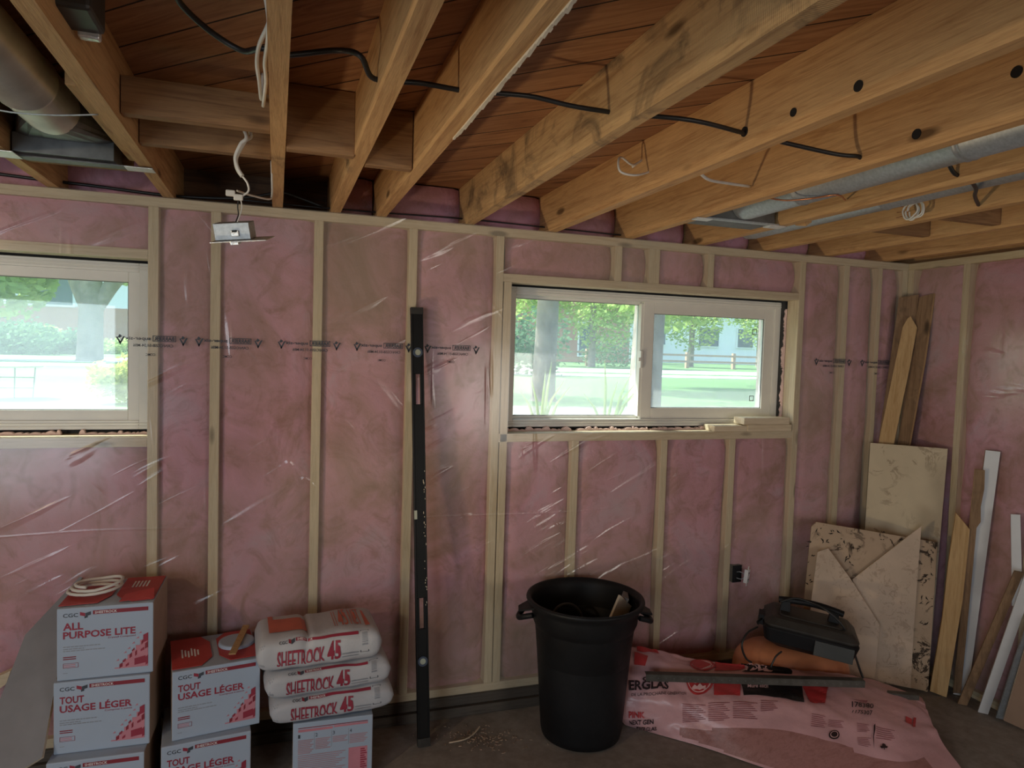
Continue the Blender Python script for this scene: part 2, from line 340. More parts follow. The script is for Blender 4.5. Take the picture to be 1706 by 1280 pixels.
# ------------------------------------------------------------------ helpers
ORG = {}
def tag(o, label=None, cat=None, group=None, kind=None):
    if label: o['label'] = label
    if cat: o['category'] = cat
    if group: o['group'] = group
    if kind: o['kind'] = kind
    return o
def empty(name, loc=(0, 0, 0), label=None, cat=None, group=None, kind=None):
    o = bpy.data.objects.new(name, None); COL.objects.link(o); o.location = loc; o.empty_display_size = 0.1
    ORG[o.name] = Vector(loc)
    return tag(o, label, cat, group, kind)
class MB:
    def __init__(s): s.v = []; s.f = []; s.m = []; s.mi = 0
    def add(s, vs, fs, mi=None):
        b = len(s.v); s.v += [Vector(q) for q in vs]
        for f in fs: s.f.append([b + i for i in f]); s.m.append(s.mi if mi is None else mi)
        return s
    def box(s, x0, x1, y0, y1, z0, z1, mi=None, mt=None):
        vs = [Vector((x, y, z)) for z in (z0, z1) for (x, y) in ((x0, y0), (x1, y0), (x1, y1), (x0, y1))]
        if mt is not None: vs = [mt @ q for q in vs]
        return s.add(vs, [(0, 3, 2, 1), (4, 5, 6, 7), (0, 1, 5, 4), (1, 2, 6, 5), (2, 3, 7, 6), (3, 0, 4, 7)], mi)
    def bar(s, p0, p1, w, h, up=(0, 0, 1), mi=None):
        p0, p1 = Vector(p0), Vector(p1); d = (p1 - p0).normalized(); up = Vector(up)
        sd = d.cross(up).normalized(); u2 = sd.cross(d).normalized()
        vs = [p + sd * a * w / 2 + u2 * b * h / 2 for p in (p0, p1) for (a, b) in ((-1, -1), (1, -1), (1, 1), (-1, 1))]
        return s.add(vs, [(0, 3, 2, 1), (4, 5, 6, 7), (0, 1, 5, 4), (1, 2, 6, 5), (2, 3, 7, 6), (3, 0, 4, 7)], mi)
    def tube(s, pts, r, n=8, mi=None, smooth=True, cap=True):
        pts = [Vector(q) for q in pts]
        if smooth and len(pts) > 2: pts = crom(pts, 6)
        rr = r if callable(r) else (lambda t: r)
        prev = None; rings = []
        b = len(s.v)
        for i, p in enumerate(pts):
            d = (pts[min(i + 1, len(pts) - 1)] - pts[max(i - 1, 0)])
            d = d.normalized() if d.length > 1e-9 else Vector((0, 0, 1))
            if prev is None:
                a = d.orthogonal().normalized()
            else:
                a = (prev - d * prev.dot(d)); a = a.normalized() if a.length > 1e-6 else d.orthogonal().normalized()
            prev = a; c = d.cross(a); q = rr(i / max(1, len(pts) - 1))
            for k in range(n):
                t = 2 * PI * k / n; s.v.append(p + a * math.cos(t) * q + c * math.sin(t) * q)
        m = s.mi if mi is None else mi
        for i in range(len(pts) - 1):
            for k in range(n):
                k2 = (k + 1) % n
                s.f.append([b + i * n + k, b + i * n + k2, b + (i + 1) * n + k2, b + (i + 1) * n + k]); s.m.append(m)
        if cap:
            s.f.append([b + k for k in range(n)][::-1]); s.m.append(m)
            s.f.append([b + (len(pts) - 1) * n + k for k in range(n)]); s.m.append(m)
        return s
    def lathe(s, prof, c=(0, 0, 0), n=48, mi=None, mt=None):
        b = len(s.v); c = Vector(c)
        for (r, z) in prof:
            for k in range(n):
                t = 2 * PI * k / n; q = Vector((r * math.cos(t), r * math.sin(t), z))
                if mt is not None: q = mt @ q
                s.v.append(c + q)
        m = s.mi if mi is None else mi
        for i in range(len(prof) - 1):
            for k in range(n):
                k2 = (k + 1) % n; s.f.append([b + i * n + k, b + i * n + k2, b + (i + 1) * n + k2, b + (i + 1) * n + k]); s.m.append(m)
        return s
    def slab(s, poly, off, mi=None, mside=None):
        """polygon of world points extruded by off"""
        poly = [Vector(q) for q in poly]; n = len(poly); off = Vector(off)
        b = len(s.v); s.v += poly + [q + off for q in poly]
        m = s.mi if mi is None else mi; ms = m if mside is None else mside
        s.f.append([b + i for i in range(n)][::-1]); s.m.append(m)
        s.f.append([b + n + i for i in range(n)]); s.m.append(m)
        for i in range(n):
            j = (i + 1) % n; s.f.append([b + i, b + j, b + n + j, b + n + i]); s.m.append(ms)
        return s
    def build(s, name, mats, parent=None, smooth=False, bevel=0.0, origin=None, sub=0, recalc=True, **tg):
        me = bpy.data.meshes.new(name)
        if parent is not None: o0 = ORG[parent.name]
        elif origin is not None: o0 = Vector(origin)
        else:
            lo = Vector((min(v.x for v in s.v), min(v.y for v in s.v), min(v.z for v in s.v)))
            hi = Vector((max(v.x for v in s.v), max(v.y for v in s.v), max(v.z for v in s.v)))
            o0 = Vector(((lo.x + hi.x) / 2, (lo.y + hi.y) / 2, lo.z))
        me.from_pydata([tuple(v - o0) for v in s.v], [], s.f)
        if not isinstance(mats, (list, tuple)): mats = [mats]
        for m in mats: me.materials.append(m if not isinstance(m, str) else M[m])
        for p, mi in zip(me.polygons, s.m): p.material_index = min(mi, len(mats) - 1); p.use_smooth = bool(smooth)
        bm = bmesh.new(); bm.from_mesh(me)
        if recalc: bmesh.ops.recalc_face_normals(bm, faces=bm.faces)
        bm.to_mesh(me); bm.free()
        o = bpy.data.objects.new(name, me); COL.objects.link(o)
        if parent is not None: o.parent = parent; ORG[o.name] = o0
        else: o.location = o0; ORG[o.name] = o0
        if bevel:
            b = o.modifiers.new('bevel', 'BEVEL'); b.width = bevel; b.segments = 2; b.limit_method = 'ANGLE'
        if sub:
            b = o.modifiers.new('sub', 'SUBSURF'); b.levels = sub; b.render_levels = sub
        if smooth == 'auto':
            pass
        return tag(o, **tg)
def crom(p, k):
    out = []
    for i in range(len(p) - 1):
        a, b, c, d = p[max(i - 1, 0)], p[i], p[i + 1], p[min(i + 2, len(p) - 1)]
        for j in range(k):
            t = j / k
            out.append(0.5 * ((2 * b) + (c - a) * t + (2 * a - 5 * b + 4 * c - d) * t * t + (3 * b - a - 3 * c + d) * t ** 3))
    out.append(p[-1]); return out
TXT = {}
def text_geo(body, bold=0.0):
    k = (body, bold)
    if k not in TXT:
        cu = bpy.data.curves.new('t', 'FONT'); cu.body = body; cu.size = 1.0; cu.offset = bold; cu.resolution_u = 2
        ob = bpy.data.objects.new('t', cu); me = bpy.data.meshes.new_from_object(ob)
        vs = [v.co.copy() for v in me.vertices]; fs = [list(p.vertices) for p in me.polygons]
        bpy.data.objects.remove(ob); bpy.data.meshes.remove(me); bpy.data.curves.remove(cu)
        x0, x1 = min(v.x for v in vs), max(v.x for v in vs); y0, y1 = min(v.y for v in vs), max(v.y for v in vs)
        TXT[k] = ([((v.x - x0) / (x1 - x0), (v.y - y0) / (y1 - y0)) for v in vs], fs)
    return TXT[k]
def put_text(mb, body, rect, mp, mi=0, bold=0.02, eps=0.0006, skew=0.0):
    vs, fs = text_geo(body, bold); x0, x1, y0, y1 = rect
    mb.add([mp(x0 + u * (x1 - x0) + skew * v, y0 + v * (y1 - y0), eps) for u, v in vs], fs, mi)
def put_rect(mb, rect, mp, mi=0, eps=0.0005, n=1, shear=0.0):
    x0, x1, y0, y1 = rect
    vs = []
    for i in range(n + 1):
        x = x0 + (x1 - x0) * i / n; vs += [mp(x, y0, eps), mp(x + shear, y1, eps)]
    mb.add(vs, [(2 * i, 2 * i + 2, 2 * i + 3, 2 * i + 1) for i in range(n)], mi)
def put_poly(mb, pts, mp, mi=0, eps=0.0005):
    mb.add([mp(x, y, eps) for x, y in pts], [tuple(range(len(pts)))], mi)
def put_frame(mb, rect, w, mp, mi=0, eps=0.0005):
    x0, x1, y0, y1 = rect
    for r in ((x0, x1, y0, y0 + w), (x0, x1, y1 - w, y1), (x0, x0 + w, y0, y1), (x1 - w, x1, y0, y1)): put_rect(mb, r, mp, mi, eps)
class Patch:
    def __init__(s, rows): s.r = [[Vector(q) for q in row] for row in rows]
    @staticmethod
    def _c(p, t):
        n = len(p) - 1; t = max(0.0, min(0.99999, t)) * n; i = int(t); t -= i
        a, b, c, d = p[max(i - 1, 0)], p[i], p[i + 1], p[min(i + 2, n)]
        return 0.5 * ((2 * b) + (c - a) * t + (2 * a - 5 * b + 4 * c - d) * t * t + (3 * b - a - 3 * c + d) * t ** 3)
    def p(s, u, v): return s._c([s._c(row, u) for row in s.r], v)
    def mp(s, u, v, e=0.0):
        q = s.p(u, v)
        du = s.p(min(1, u + 0.01), v) - s.p(max(0, u - 0.01), v); dv = s.p(u, min(1, v + 0.01)) - s.p(u, max(0, v - 0.01))
        n = du.cross(dv); n = n.normalized() if n.length > 0 else Vector((0, 0, 1))
        if n.dot(CAM - q) < 0: n = -n
        return q + n * e

# ------------------------------------------------------------------ the shell
XR, ZTL, ZTT, ZJ, ZC = 3.683, 2.255, 2.293, 2.297, 2.482
floor = MB().box(-3.2, 3.95, -6.6, 0.3, -0.12, 0.0).build('floor', 'concrete', kind='structure', label='grey concrete basement floor')
MB().box(-3.3, 4.05, -6.7, 0.42, ZC, ZC + 0.05).build('ceiling', 'subfloor', kind='structure', origin=(0, 0, 0), label='brown diagonal floorboards above the joists')
MB().box(-3.3, -3.2, -6.7, 0.3, 0, ZC).build('wall_left', 'drywall', kind='structure')
MB().box(-3.3, 4.05, -6.7, -6.6, 0, ZC).build('wall_rear', 'drywall', kind='structure')

wall = empty('wall_back', (0, 0, 0), 'framed back wall of pink insulation behind clear plastic', kind='structure')
# masonry foundation behind the framing, with two openings
OP = [(-1.90, -0.249, 1.300, 2.075), (1.262, 2.950, 1.300, 2.075)]
mb = MB()
def pierced(mb, x0, x1, z0, z1, y0, y1, ops):
    xs = sorted({x0, x1, *[o[0] for o in ops], *[o[1] for o in ops]}); zs = sorted({z0, z1, *[o[2] for o in ops], *[o[3] for o in ops]})
    for a, b in zip(xs, xs[1:]):
        for c, d in zip(zs, zs[1:]):
            mx, mz = (a + b) / 2, (c + d) / 2
            if any(o[0] < mx < o[1] and o[2] < mz < o[3] for o in ops): continue
            mb.box(a, b, y0, y1, c, d)
pierced(mb, -3.3, 4.05, -0.1, 2.297, 0.13, 0.36, OP)
mb.build('foundation', 'found', wall)
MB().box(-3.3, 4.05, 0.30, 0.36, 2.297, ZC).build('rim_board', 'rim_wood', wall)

SW = 0.038; SD = 0.089
def stud(x, z0=0.131, z1=ZTL, w=SW, nm='stud'):
    MB().box(x - w / 2, x + w / 2, 0.0, SD, z0, z1).build(nm, 'stud', wall, bevel=0.002)
MB().box(-3.2, XR + SD, 0, SD, ZTL, ZTT).build('top_plate', 'stud_x', wall, bevel=0.002)
MB().box(-3.2, XR, 0, SD, 0.093, 0.131).build('bottom_plate', 'stud_x', wall, bevel=0.002)
mb = MB(); mb.box(-3.2, XR, -0.012, 0.13, 0.046, 0.093); mb.build('base_plank', 'old_plank', wall, bevel=0.003)
mb = MB(); mb.box(-3.2, XR, -0.03, 0.13, 0.0, 0.045); mb.build('base_plank', 'old_plank', wall, bevel=0.003)
full = [0.0, 0.4064, 0.8128, 1.219, -0.230, 2.943, 3.242, 3.48, 3.664, -1.92, -2.3, -2.7]
for x in full: stud(x, w=0.030 if x == 3.48 else SW)
stud(1.262, 0.131, 2.046, 0.036)
for x in (1.633, 2.129, 2.541): stud(x, 0.131, 1.292)
for x in (1.83, 2.03, 2.36): stud(x, 2.084, ZTL, 0.06 if x == 2.03 else SW)
for x in (-0.86,): stud(x, 2.084, ZTL); stud(x - 0.02, 0.131, 1.292, 0.05)
stud(-1.4, 0.131, 1.292)
for (a, b) in ((1.238, 2.924), (-1.90, -0.249)):
    MB().box(a, b, 0, SD, 2.046, 2.084).build('window_header', 'stud_x', wall, bevel=0.002)
    MB().box(a, b, 0, SD, 1.292, 1.332).build('sill_plate', 'stud_x', wall, bevel=0.002)
# batts
def batt(x0, x1, z0, z1, y=0.014, parent=None, right=False):
    parent = parent or wall
    nx = max(3, int((x1 - x0) / 0.035)); nz = max(3, int((z1 - z0) / 0.05))
    mb = MB(); off = R.random() * 50
    for j in range(nz + 1):
        for i in range(nx + 1):
            u, v = i / nx, j / nz
            e = min(u, 1 - u, 0.12) / 0.12; e2 = min(v, 1 - v, 0.06) / 0.06
            d = y + 0.028 * (1 - min(1, e)) ** 2 + 0.02 * (1 - min(1, e2)) ** 2 + 0.012 * noise.noise(Vector((u * 2.2 * (x1 - x0) / 0.4 + off, v * 4 * (z1 - z0), 0.3)))
            x = x0 + (x1 - x0) * u; z = z0 + (z1 - z0) * v
            mb.v.append(Vector((x, max(0.004, d), z)) if not right else Vector((XR + max(0.004, d), x, z)))
    for j in range(nz):
        for i in range(nx):
            a = j * (nx + 1) + i; mb.f.append([a, a + 1, a + nx + 2, a + nx + 1]); mb.m.append(0)
    o = mb.build('insulation_batt', 'pink', parent, smooth=True)
    return o
h = SW / 2
for a, b in ((-0.230, 0.0), (0.0, 0.4064), (0.4064, 0.8128), (0.8128, 1.219), (2.943, 3.242), (3.242, 3.48), (3.48, 3.664)): batt(a + h, b - h, 0.131, ZTL)
for a, b in ((1.281, 1.633), (1.633, 2.129), (2.129, 2.541), (2.541, 2.943)): batt(a + (h if a != 1.281 else 0), b - h, 0.131, 1.292)
for a, b in ((1.238, 1.83), (1.83, 2.03), (2.03, 2.36), (2.36, 2.943)): batt(a + h, b - h, 2.084, ZTL, 0.02)
for a, b in ((-1.4, -0.88), (-0.88, -0.230)): batt(a + h, b - h, 0.131, 1.292)
batt(-0.84, -0.249, 2.084, ZTL); batt(-1.9, -0.88, 2.084, ZTL); batt(-1.9, -1.42, 0.131, 1.292)
# clear film over the framing, cut out at the windows
mb = MB()
ops = [(-1.90, -0.249, 1.332, 2.046), (1.281, 2.924, 1.332, 2.046)]
xs = [-3.2, -1.9, -0.249, 1.281, 2.924, XR - 0.002]; zs = [0.05, 1.332, 2.046, ZTT + 0.003]
for a, b in zip(xs, xs[1:]):
    for c, d in zip(zs, zs[1:]):
        if any(o[0] < (a + b) / 2 < o[1] and o[2] < (c + d) / 2 < o[3] for o in ops): continue
        mb.add([(a, -0.0035, c), (b, -0.0035, c), (b, -0.0035, d), (a, -0.0035, d)], [(0, 1, 2, 3)])
bm_film = mb.build('vapour_barrier', 'film', wall, recalc=False)
# print on the film: rotated half a turn, in a row between eye level and the header
pm = MB()
def film_print(xc, zc):
    mp = lambda u, v, e: Vector((xc - u, -0.0045 - e, zc + v))
    put_text(pm, 'super-six', (-0.003, 0.088, -0.003, 0.014), mp, 0, 0.02)
    put_frame(pm, (-0.095, -0.010, -0.004, 0.020), 0.0025, mp); put_text(pm, 'BARRIER', (-0.089, -0.016, 0.0, 0.016), mp, 0, 0.03)
    put_text(pm, 'CAN/CGSB-51.34-M86', (-0.085, 0.06, -0.026, -0.014), mp, 0, 0.012)
    put_text(pm, 'CCMC', (-0.02, 0.015, -0.062, -0.052), mp, 0, 0.01)
    for sx in (-0.122, 0.105):
        put_poly(pm, [(sx - 0.017, 0.014), (sx - 0.010, 0.014), (sx + 0.004, -0.014), (sx, -0.020)], mp)
        put_poly(pm, [(sx + 0.015, 0.010), (sx + 0.010, 0.012), (sx - 0.003, -0.012), (sx, -0.020)], mp)
        put_poly(pm, [(sx - 0.007, 0.014), (sx + 0.003, 0.022), (sx + 0.009, 0.010), (sx + 0.002, 0.007)], mp)
for px in (195, 250, 378, 512, 635, 750, 868, 1385, 1460):
    q = at(px, 562 + 0.03 * (px - 250) if px > 260 else 566, 'y', 0.0)
    if px in (195, 868): continue
    film_print(q.x, 1.722 - 0.008 * (q.x > 2.9))
pm.build('film_print', 'ink', wall)

wr = empty('wall_right', (XR, 0, 0), 'framed right wall of pink insulation behind clear plastic', kind='structure')
def sy_stud(y, w=SW): MB().box(XR, XR + SD, y - w / 2, y + w / 2, 0.04, ZTL).build('stud', 'stud', wr, bevel=0.002)
ys = [-0.019, -0.36, -0.766, -1.17, -1.58, -1.98]
for y in ys: sy_stud(y)
MB().box(XR, XR + SD, -6.6, -0.0, ZTL, ZTT).build('top_plate', 'stud_y', wr, bevel=0.002)
MB().box(XR, XR + SD, -6.6, -0.0, 0, 0.04).build('bottom_plate', 'stud_y', wr, bevel=0.002)
for a, b in zip(ys[1:], ys): batt(a + h, b - h, 0.04, ZTL, parent=wr, right=True)
MB().box(XR + 0.13, XR + 0.3, -6.6, 0.3, 0, ZC).build('foundation', 'found', wr)
MB().box(XR + 0.02, XR + 0.12, -6.6, -2.0, 0.04, ZTL).build('insulation_batt', 'pink', wr)
MB().add([(XR - 0.0035, -6.6, 0.02), (XR - 0.0035, -0.002, 0.02), (XR - 0.0035, -0.002, ZTT), (XR - 0.0035, -6.6, ZTT)], [(0, 3, 2, 1)]).build('vapour_barrier', 'film', wr, recalc=False)
# pink and dark fill between joist ends
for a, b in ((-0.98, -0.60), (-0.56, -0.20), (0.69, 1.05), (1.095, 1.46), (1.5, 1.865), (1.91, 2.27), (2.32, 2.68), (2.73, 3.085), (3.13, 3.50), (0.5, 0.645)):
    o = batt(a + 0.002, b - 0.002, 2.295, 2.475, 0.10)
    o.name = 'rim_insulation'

# ------------------------------------------------------------------ windows
def window(n, x0, x1, glassx, label):
    w = empty('window_%d' % n, (x0, 0.12, 1.36), label, kind='structure')
    z0, z1, y0, y1 = 1.350, 2.038, 0.115, 0.20
    fw = 0.038
    def ring(x0, x1, z0, z1, w_, y0, y1):
        m = MB(); m.box(x0, x0 + w_, y0, y1, z0, z1); m.box(x1 - w_, x1, y0, y1, z0, z1)
        m.box(x0 + w_, x1 - w_, y0, y1, z0, z0 + w_); m.box(x0 + w_, x1 - w_, y0, y1, z1 - w_, z1); return m
    f = ring(x0, x1, z0, z1, fw, y0, y1)
    for k in (0.010, 0.022): f.box(x0 + 0.001, x1 - 0.001, y0 - 0.004, y0 + 0.001, z1 - k - 0.007, z1 - k); f.box(x0 + 0.001, x1 - 0.001, y0 - 0.004, y0 + 0.001, z0 + k, z0 + k + 0.006)
    f.build('window_frame', 'vinyl', w, bevel=0.002)
    for i, (a, b, ra, yy, zlo, zhi) in enumerate(glassx):
        s = ring(a, b, z0 + fw - 0.004, z1 - fw + 0.004, ra, yy, yy + 0.03).build('sash', 'vinyl', w, bevel=0.002)
        g = ring(a + ra - 0.001, b - ra + 0.001, z0 + fw + ra - 0.005, z1 - fw - ra + 0.005, 0.004, yy + 0.006, yy + 0.012); g.build('gasket', 'seal', s)
        MB().box(a + ra, b - ra, yy + 0.012, yy + 0.016, z0 + fw + ra - 0.004, z1 - fw - ra + 0.004).build('glass_pane', 'glass', s)
    return w
window(1, -1.86, -0.262, [(-1.83, -1.04, 0.03, 0.155, 0, 0), (-1.08, -0.296, 0.045, 0.122, 0, 0)], 'white vinyl slider window at the left of the back wall')
w2 = window(2, 1.305, 2.905, [(1.338, 2.062, 0.018, 0.158, 0, 0), (2.050, 2.868, 0.062, 0.124, 0, 0)], 'white vinyl two pane slider window over the bin')
mb = MB(); mb.box(2.037, 2.051, 0.128, 0.160, 1.40, 1.99); mb.build('meeting_rail', 'vinyl', w2, bevel=0.002)
mb = MB(); mb.box(2.030, 2.044, 0.105, 0.128, 1.655, 1.745); mb.box(2.018, 2.033, 0.100, 0.110, 1.69, 1.71); mb.build('latch', 'vinyl', w2, bevel=0.003)
mb = MB()
for z in (1.87, 1.50): put_frame(mb, (2.735, 2.765, z - 0.015, z + 0.015), 0.004, lambda u, v, e: Vector((u, 0.1355 - e, v)))
mb.build('sticker', 'seal', w2)
# rough gap round the frames: near-black boxes paint gap shade and foam, pink tufts
def ragged(x0, x1, z, hgt, y0, y1, mat, nm, parent, seed, amp=1.0, cutoff=-1):
    rr = random.Random(seed); mb = MB(); x = x0
    while x < x1:
        wd_ = rr.uniform(0.012, 0.05); hh = hgt * rr.uniform(0.35, 1.0) * amp
        if rr.random() > cutoff:
            n = 6; pr = []
            for k in range(n + 1):
                t = PI * k / n; pr.append((x + wd_ / 2 - wd_ * 0.6 * math.cos(t), z + hh * math.sin(t) * rr.uniform(0.75, 1)))
            mb.slab([(a, y0, b) for a, b in pr], (0, y1 - y0, 0))
        x += wd_
    return mb.build(nm, mat, parent, smooth=False, bevel=0.003)
MB().box(1.281, 2.924, 0.089, 0.30, 2.046, 2.075).build('head_gap', 'foam', wall)
MB().box(-1.9, -0.249, 0.089, 0.30, 2.046, 2.075).build('head_gap', 'foam', wall)
MB().box(2.906, 2.95, 0.10, 0.16, 1.34, 2.05).build('side_gap', 'foam', wall)
MB().box(1.262, 1.304, 0.10, 0.16, 1.34, 2.05).build('side_gap', 'foam', wall)
MB().box(-0.262, -0.249, 0.10, 0.16, 1.34, 2.05).build('side_gap', 'foam', wall)
for (a, b) in ((1.29, 2.90), (-1.85, -0.26)): MB().box(a, b, 0.0895, 0.150, 1.295, 1.331).build('sill_board', 'stud_x', wall)
ragged(1.30, 2.55, 1.331, 0.026, 0.092, 0.113, 'tuft', 'insulation_tuft', wall, 3, cutoff=0.18)
ragged(-1.8, -0.27, 1.331, 0.026, 0.092, 0.113, 'tuft', 'insulation_tuft', wall, 5, cutoff=0.22)
mb = MB()
z = 1.35
while z < 1.98:
    d_ = R.uniform(0.012, 0.07); x = 2.905 + R.uniform(-0.002, 0.012)
    mb.slab([(x, 0.088, z), (x + 0.004, 0.088, z + d_ * 0.3), (x - 0.002, 0.088, z + d_ * 0.7), (x + 0.005, 0.088, z + d_ * 1.02), (2.923, 0.088, z + d_ * 1.02), (2.923, 0.088, z)], (0, 0.012, 0)); z += d_
mb.build('insulation_tuft', 'tuft', wall, bevel=0.003)

for (a, b) in ((1.262, 2.95), (-1.90, -0.249)):
    MB().box(a, b, 0.151, 0.36, 1.295, 1.352).build('window_buck', 'foam', wall); MB().box(a, b, 0.150, 0.36, 2.026, 2.08).build('window_buck', 'foam', wall)
# wood offcuts lying on the sill of window 2
def offcut(px0, py, px1, d, hgt, z, label, y0=0.0, mat='stud_x', rot=0):
    a = at(px0, py, 'y', y0); b = at(px1, py, 'y', y0)
    MB().box(a.x, b.x, y0, y0 + d, z, z + hgt).build('wood_offcut', mat, bevel=0.003, label=label, cat='wood block')
offcut(1190, 716, 1245, 0.10, 0.030, 1.3325, 'single flat wood offcut left of the doubled blocks on the window sill', -0.004, 'stud_x')
offcut(1246, 716, 1319, 0.09, 0.036, 1.3325, 'lower wood block of the doubled pair on the right sill corner', -0.01)
offcut(1240, 700, 1316, 0.09, 0.036, 1.369, 'upper wood block of the doubled pair on the right sill corner', -0.012)

# ------------------------------------------------------------------ joists
JX = [(-1.0, 'joist'), (-0.58, 'joist'), (-0.177, 'joist'), (0.238, 'joist'), (0.476, 'joist'), (0.668, 'joist'), (1.072, 'joist_stain'), (1.48, 'joist'), (1.888, 'joist'), (2.295, 'joist'), (2.705, 'joist'), (3.108, 'joist'), (3.52, 'joist'), (3.80, 'joist')]
JL = ['joist at the far left edge beyond the grey boot', 'joist left of the big round duct, ending over the left window', 'joist crossing the top left corner, right of the big round duct', 'joist seen almost edge-on, white cables hanging down its left side', 'joist next right of the edge-on joist, black cable entering its side', 'joist with torn pale lower edge, third right of the big duct', 'wide stained joist with dark blotches, running to the top middle', 'joist with coiled white wire loop hanging on its face', 'joist carrying the knot and swirl grain, above the first grey pipe', 'joist between the two thin grey pipes', 'joist behind the second grey pipe, white cable coil in front', 'joist with blocking pieces fixed against it near the right corner', 'last full joist before the right wall', 'rim joist sitting on top of the right wall']
holes = {7: [(-1.637, 2.343, 0.010), (-1.842, 2.337, 0.012), (-1.445, 2.35, 0.013)], 8: [(-1.633, 2.342, 0.013), (-1.895, 2.411, 0.013)]}
JO = []
for i, ((x, mt), lb) in enumerate(zip(JX, JL)):
    rr = random.Random(i * 5 + 1); tw = rr.uniform(-0.003, 0.003)
    root = empty('ceiling_joist', (x, -3, ZJ), 'rough wooden ' + lb, 'joist', 'floor joists overhead')
    mb = MB(); n = 40; y0, y1 = -6.55, 0.28
    for k in range(n + 1):
        y = y0 + (y1 - y0) * k / n; w = 0.0205 + 0.0012 * noise.noise(Vector((i * 3.1, y * 2, 0))); dz = 0.003 * noise.noise(Vector((i * 7.7, y * 1.3, 5)))
        if i == 13: w = 0.04
        for (a, z) in ((-w, ZJ + dz), (w, ZJ + dz * 0.5), (w, ZC - 0.001), (-w, ZC - 0.001)): mb.v.append(Vector((x + a + tw - 0.009 * min(y, 0), y, z)))
    for k in range(n):
        for q in range(4):
            b = k * 4; q2 = (q + 1) % 4; mb.f.append([b + q, b + q2, b + 4 + q2, b + 4 + q]); mb.m.append(0)
    mb.f.append([3, 2, 1, 0]); mb.m.append(0); b = n * 4; mb.f.append([b, b + 1, b + 2, b + 3]); mb.m.append(0)
    mb.build('plank', mt, root)
    JO.append(root)
    if i in holes:
        for (hy, hz, hr) in holes[i]:
            m2 = MB(); m2.lathe([(0.0, 0), (hr, 0), (hr * 1.05, 0.001), (hr * 1.05, -0.004)], (x - 0.0225 + tw - 0.009 * hy, hy, hz), 16, mt=Matrix.Rotation(PI / 2, 4, 'Y') @ Matrix.Scale(-1, 4, Vector((0, 0, 1)))); m2.build('drill_hole', 'hole', root)
tm = MB(); rr = random.Random(8); y = -2.3
while y < -1.25:
    d_ = rr.uniform(0.01, 0.035); hh = rr.uniform(0.004, 0.022); tm.slab([(0.684 - 0.009 * y, y, 2.293), (0.684 - 0.009 * y, y + d_, 2.293 - rr.random() * 0.004), (0.684 - 0.009 * y, y + d_ * 0.8, 2.297 + hh), (0.684 - 0.009 * y, y + d_ * 0.2, 2.297 + hh * 0.8)], (0.006 + 0.004 * rr.random(), 0, 0)); y += d_ * 0.8
tm.build('torn_edge', 'gypsum', JO[5])
# pale furring board sistered left of joist 2
MB().box(-0.238, -0.200, -1.15, -0.42, 2.33, ZC - 0.002).build('sister_board', 'joist', bevel=0.003, label='short orange board fixed against joist right of the big round duct', cat='board')
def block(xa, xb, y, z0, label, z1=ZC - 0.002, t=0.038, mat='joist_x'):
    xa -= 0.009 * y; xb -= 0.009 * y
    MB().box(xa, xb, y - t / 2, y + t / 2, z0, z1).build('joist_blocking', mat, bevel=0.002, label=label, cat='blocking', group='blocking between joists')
block(-0.154, 0.216, -1.0, 2.317, 'nearer of two wood blocks between the top left joist and edge-on joist', 2.415)
block(-0.154, 0.216, -0.74, 2.31, 'farther of two wood blocks between the top left joist and edge-on joist', 2.47)
block(0.260, 0.454, -0.93, 2.292, 'dark full-depth wood block right of the edge-on joist')
block(0.498, 0.646, -0.83, 2.297, 'dark full-depth wood block left of the joist with torn edge')
block(2.727, 3.086, -0.62, 2.310, 'farther wood block between joists near the right corner')
block(2.727, 3.086, -0.95, 2.310, 'nearer wood block between joists near the right corner')
block(-0.56, -0.24, -0.36, 2.31, 'wood block behind the grey boot of the big round duct')
mb = MB(); mb.bar((2.335, -0.62, 2.46), (2.43, -0.58, 2.32), 0.038, 0.06, (0, 1, 0)); mb.build('cross_brace', 'joist', bevel=0.002, label='short slanting brace between joists beside the right boot', cat='brace')

# ------------------------------------------------------------------ ducts
d1 = empty('round_duct', (-0.37, -2, 2.38), 'big round galvanized duct in the top left corner', 'duct')
mb = MB(); 
prof = [(0.076, -5.0), (0.076, -1.02), (0.079, -1.018), (0.079, -1.006), (0.076, -1.004), (0.074, -0.80), (0.070, -0.77)]
RX = Matrix(((1, 0, 0, 0), (0, 0, 1, 0), (0, -1, 0, 0), (0, 0, 0, 1)))
mb.lathe(prof, (-0.365, 0, 2.372), 40, mt=RX); mb.build('pipe', 'galv_old', d1, smooth=True)
mb = MB(); mb.tube([(-0.56, -1.0, 2.33), (-0.47, -1.0, 2.302), (-0.40, -1.0, 2.29), (-0.30, -1.0, 2.295), (-0.2, -1.0, 2.31)], 0.0022, 6); mb.build('hanger_wire', 'galv', d1, smooth=True)
b1 = empty('duct_boot', (-0.38, -0.5, 2.30), 'grey sheet metal boot at the end of the big round duct', 'duct boot')
mb = MB(); x0, x1, yf, yb = -0.545, -0.262, -0.52, -0.40
mb.box(x0, x1, yf, yb, 2.302, 2.362); mb.build('boot_box', 'galv_dark', b1, bevel=0.002)
mb = MB()
n = 24; rc = Vector((-0.365, -0.79, 2.372)); b = 0
for k in range(n):
    t = 2 * PI * (k + 0.5) / n; c, s_ = math.cos(t), math.sin(t); m_ = max(abs(c), abs(s_))
    mb.v.append(Vector((rc.x + 0.072 * c, rc.y, rc.z + 0.072 * s_)))
    mb.v.append(Vector(((x0 + x1) / 2 + (x1 - x0) / 2 * c / m_, yf + 0.03 + 0.0 * s_, 2.395 + 0.04 * s_ / m_)))
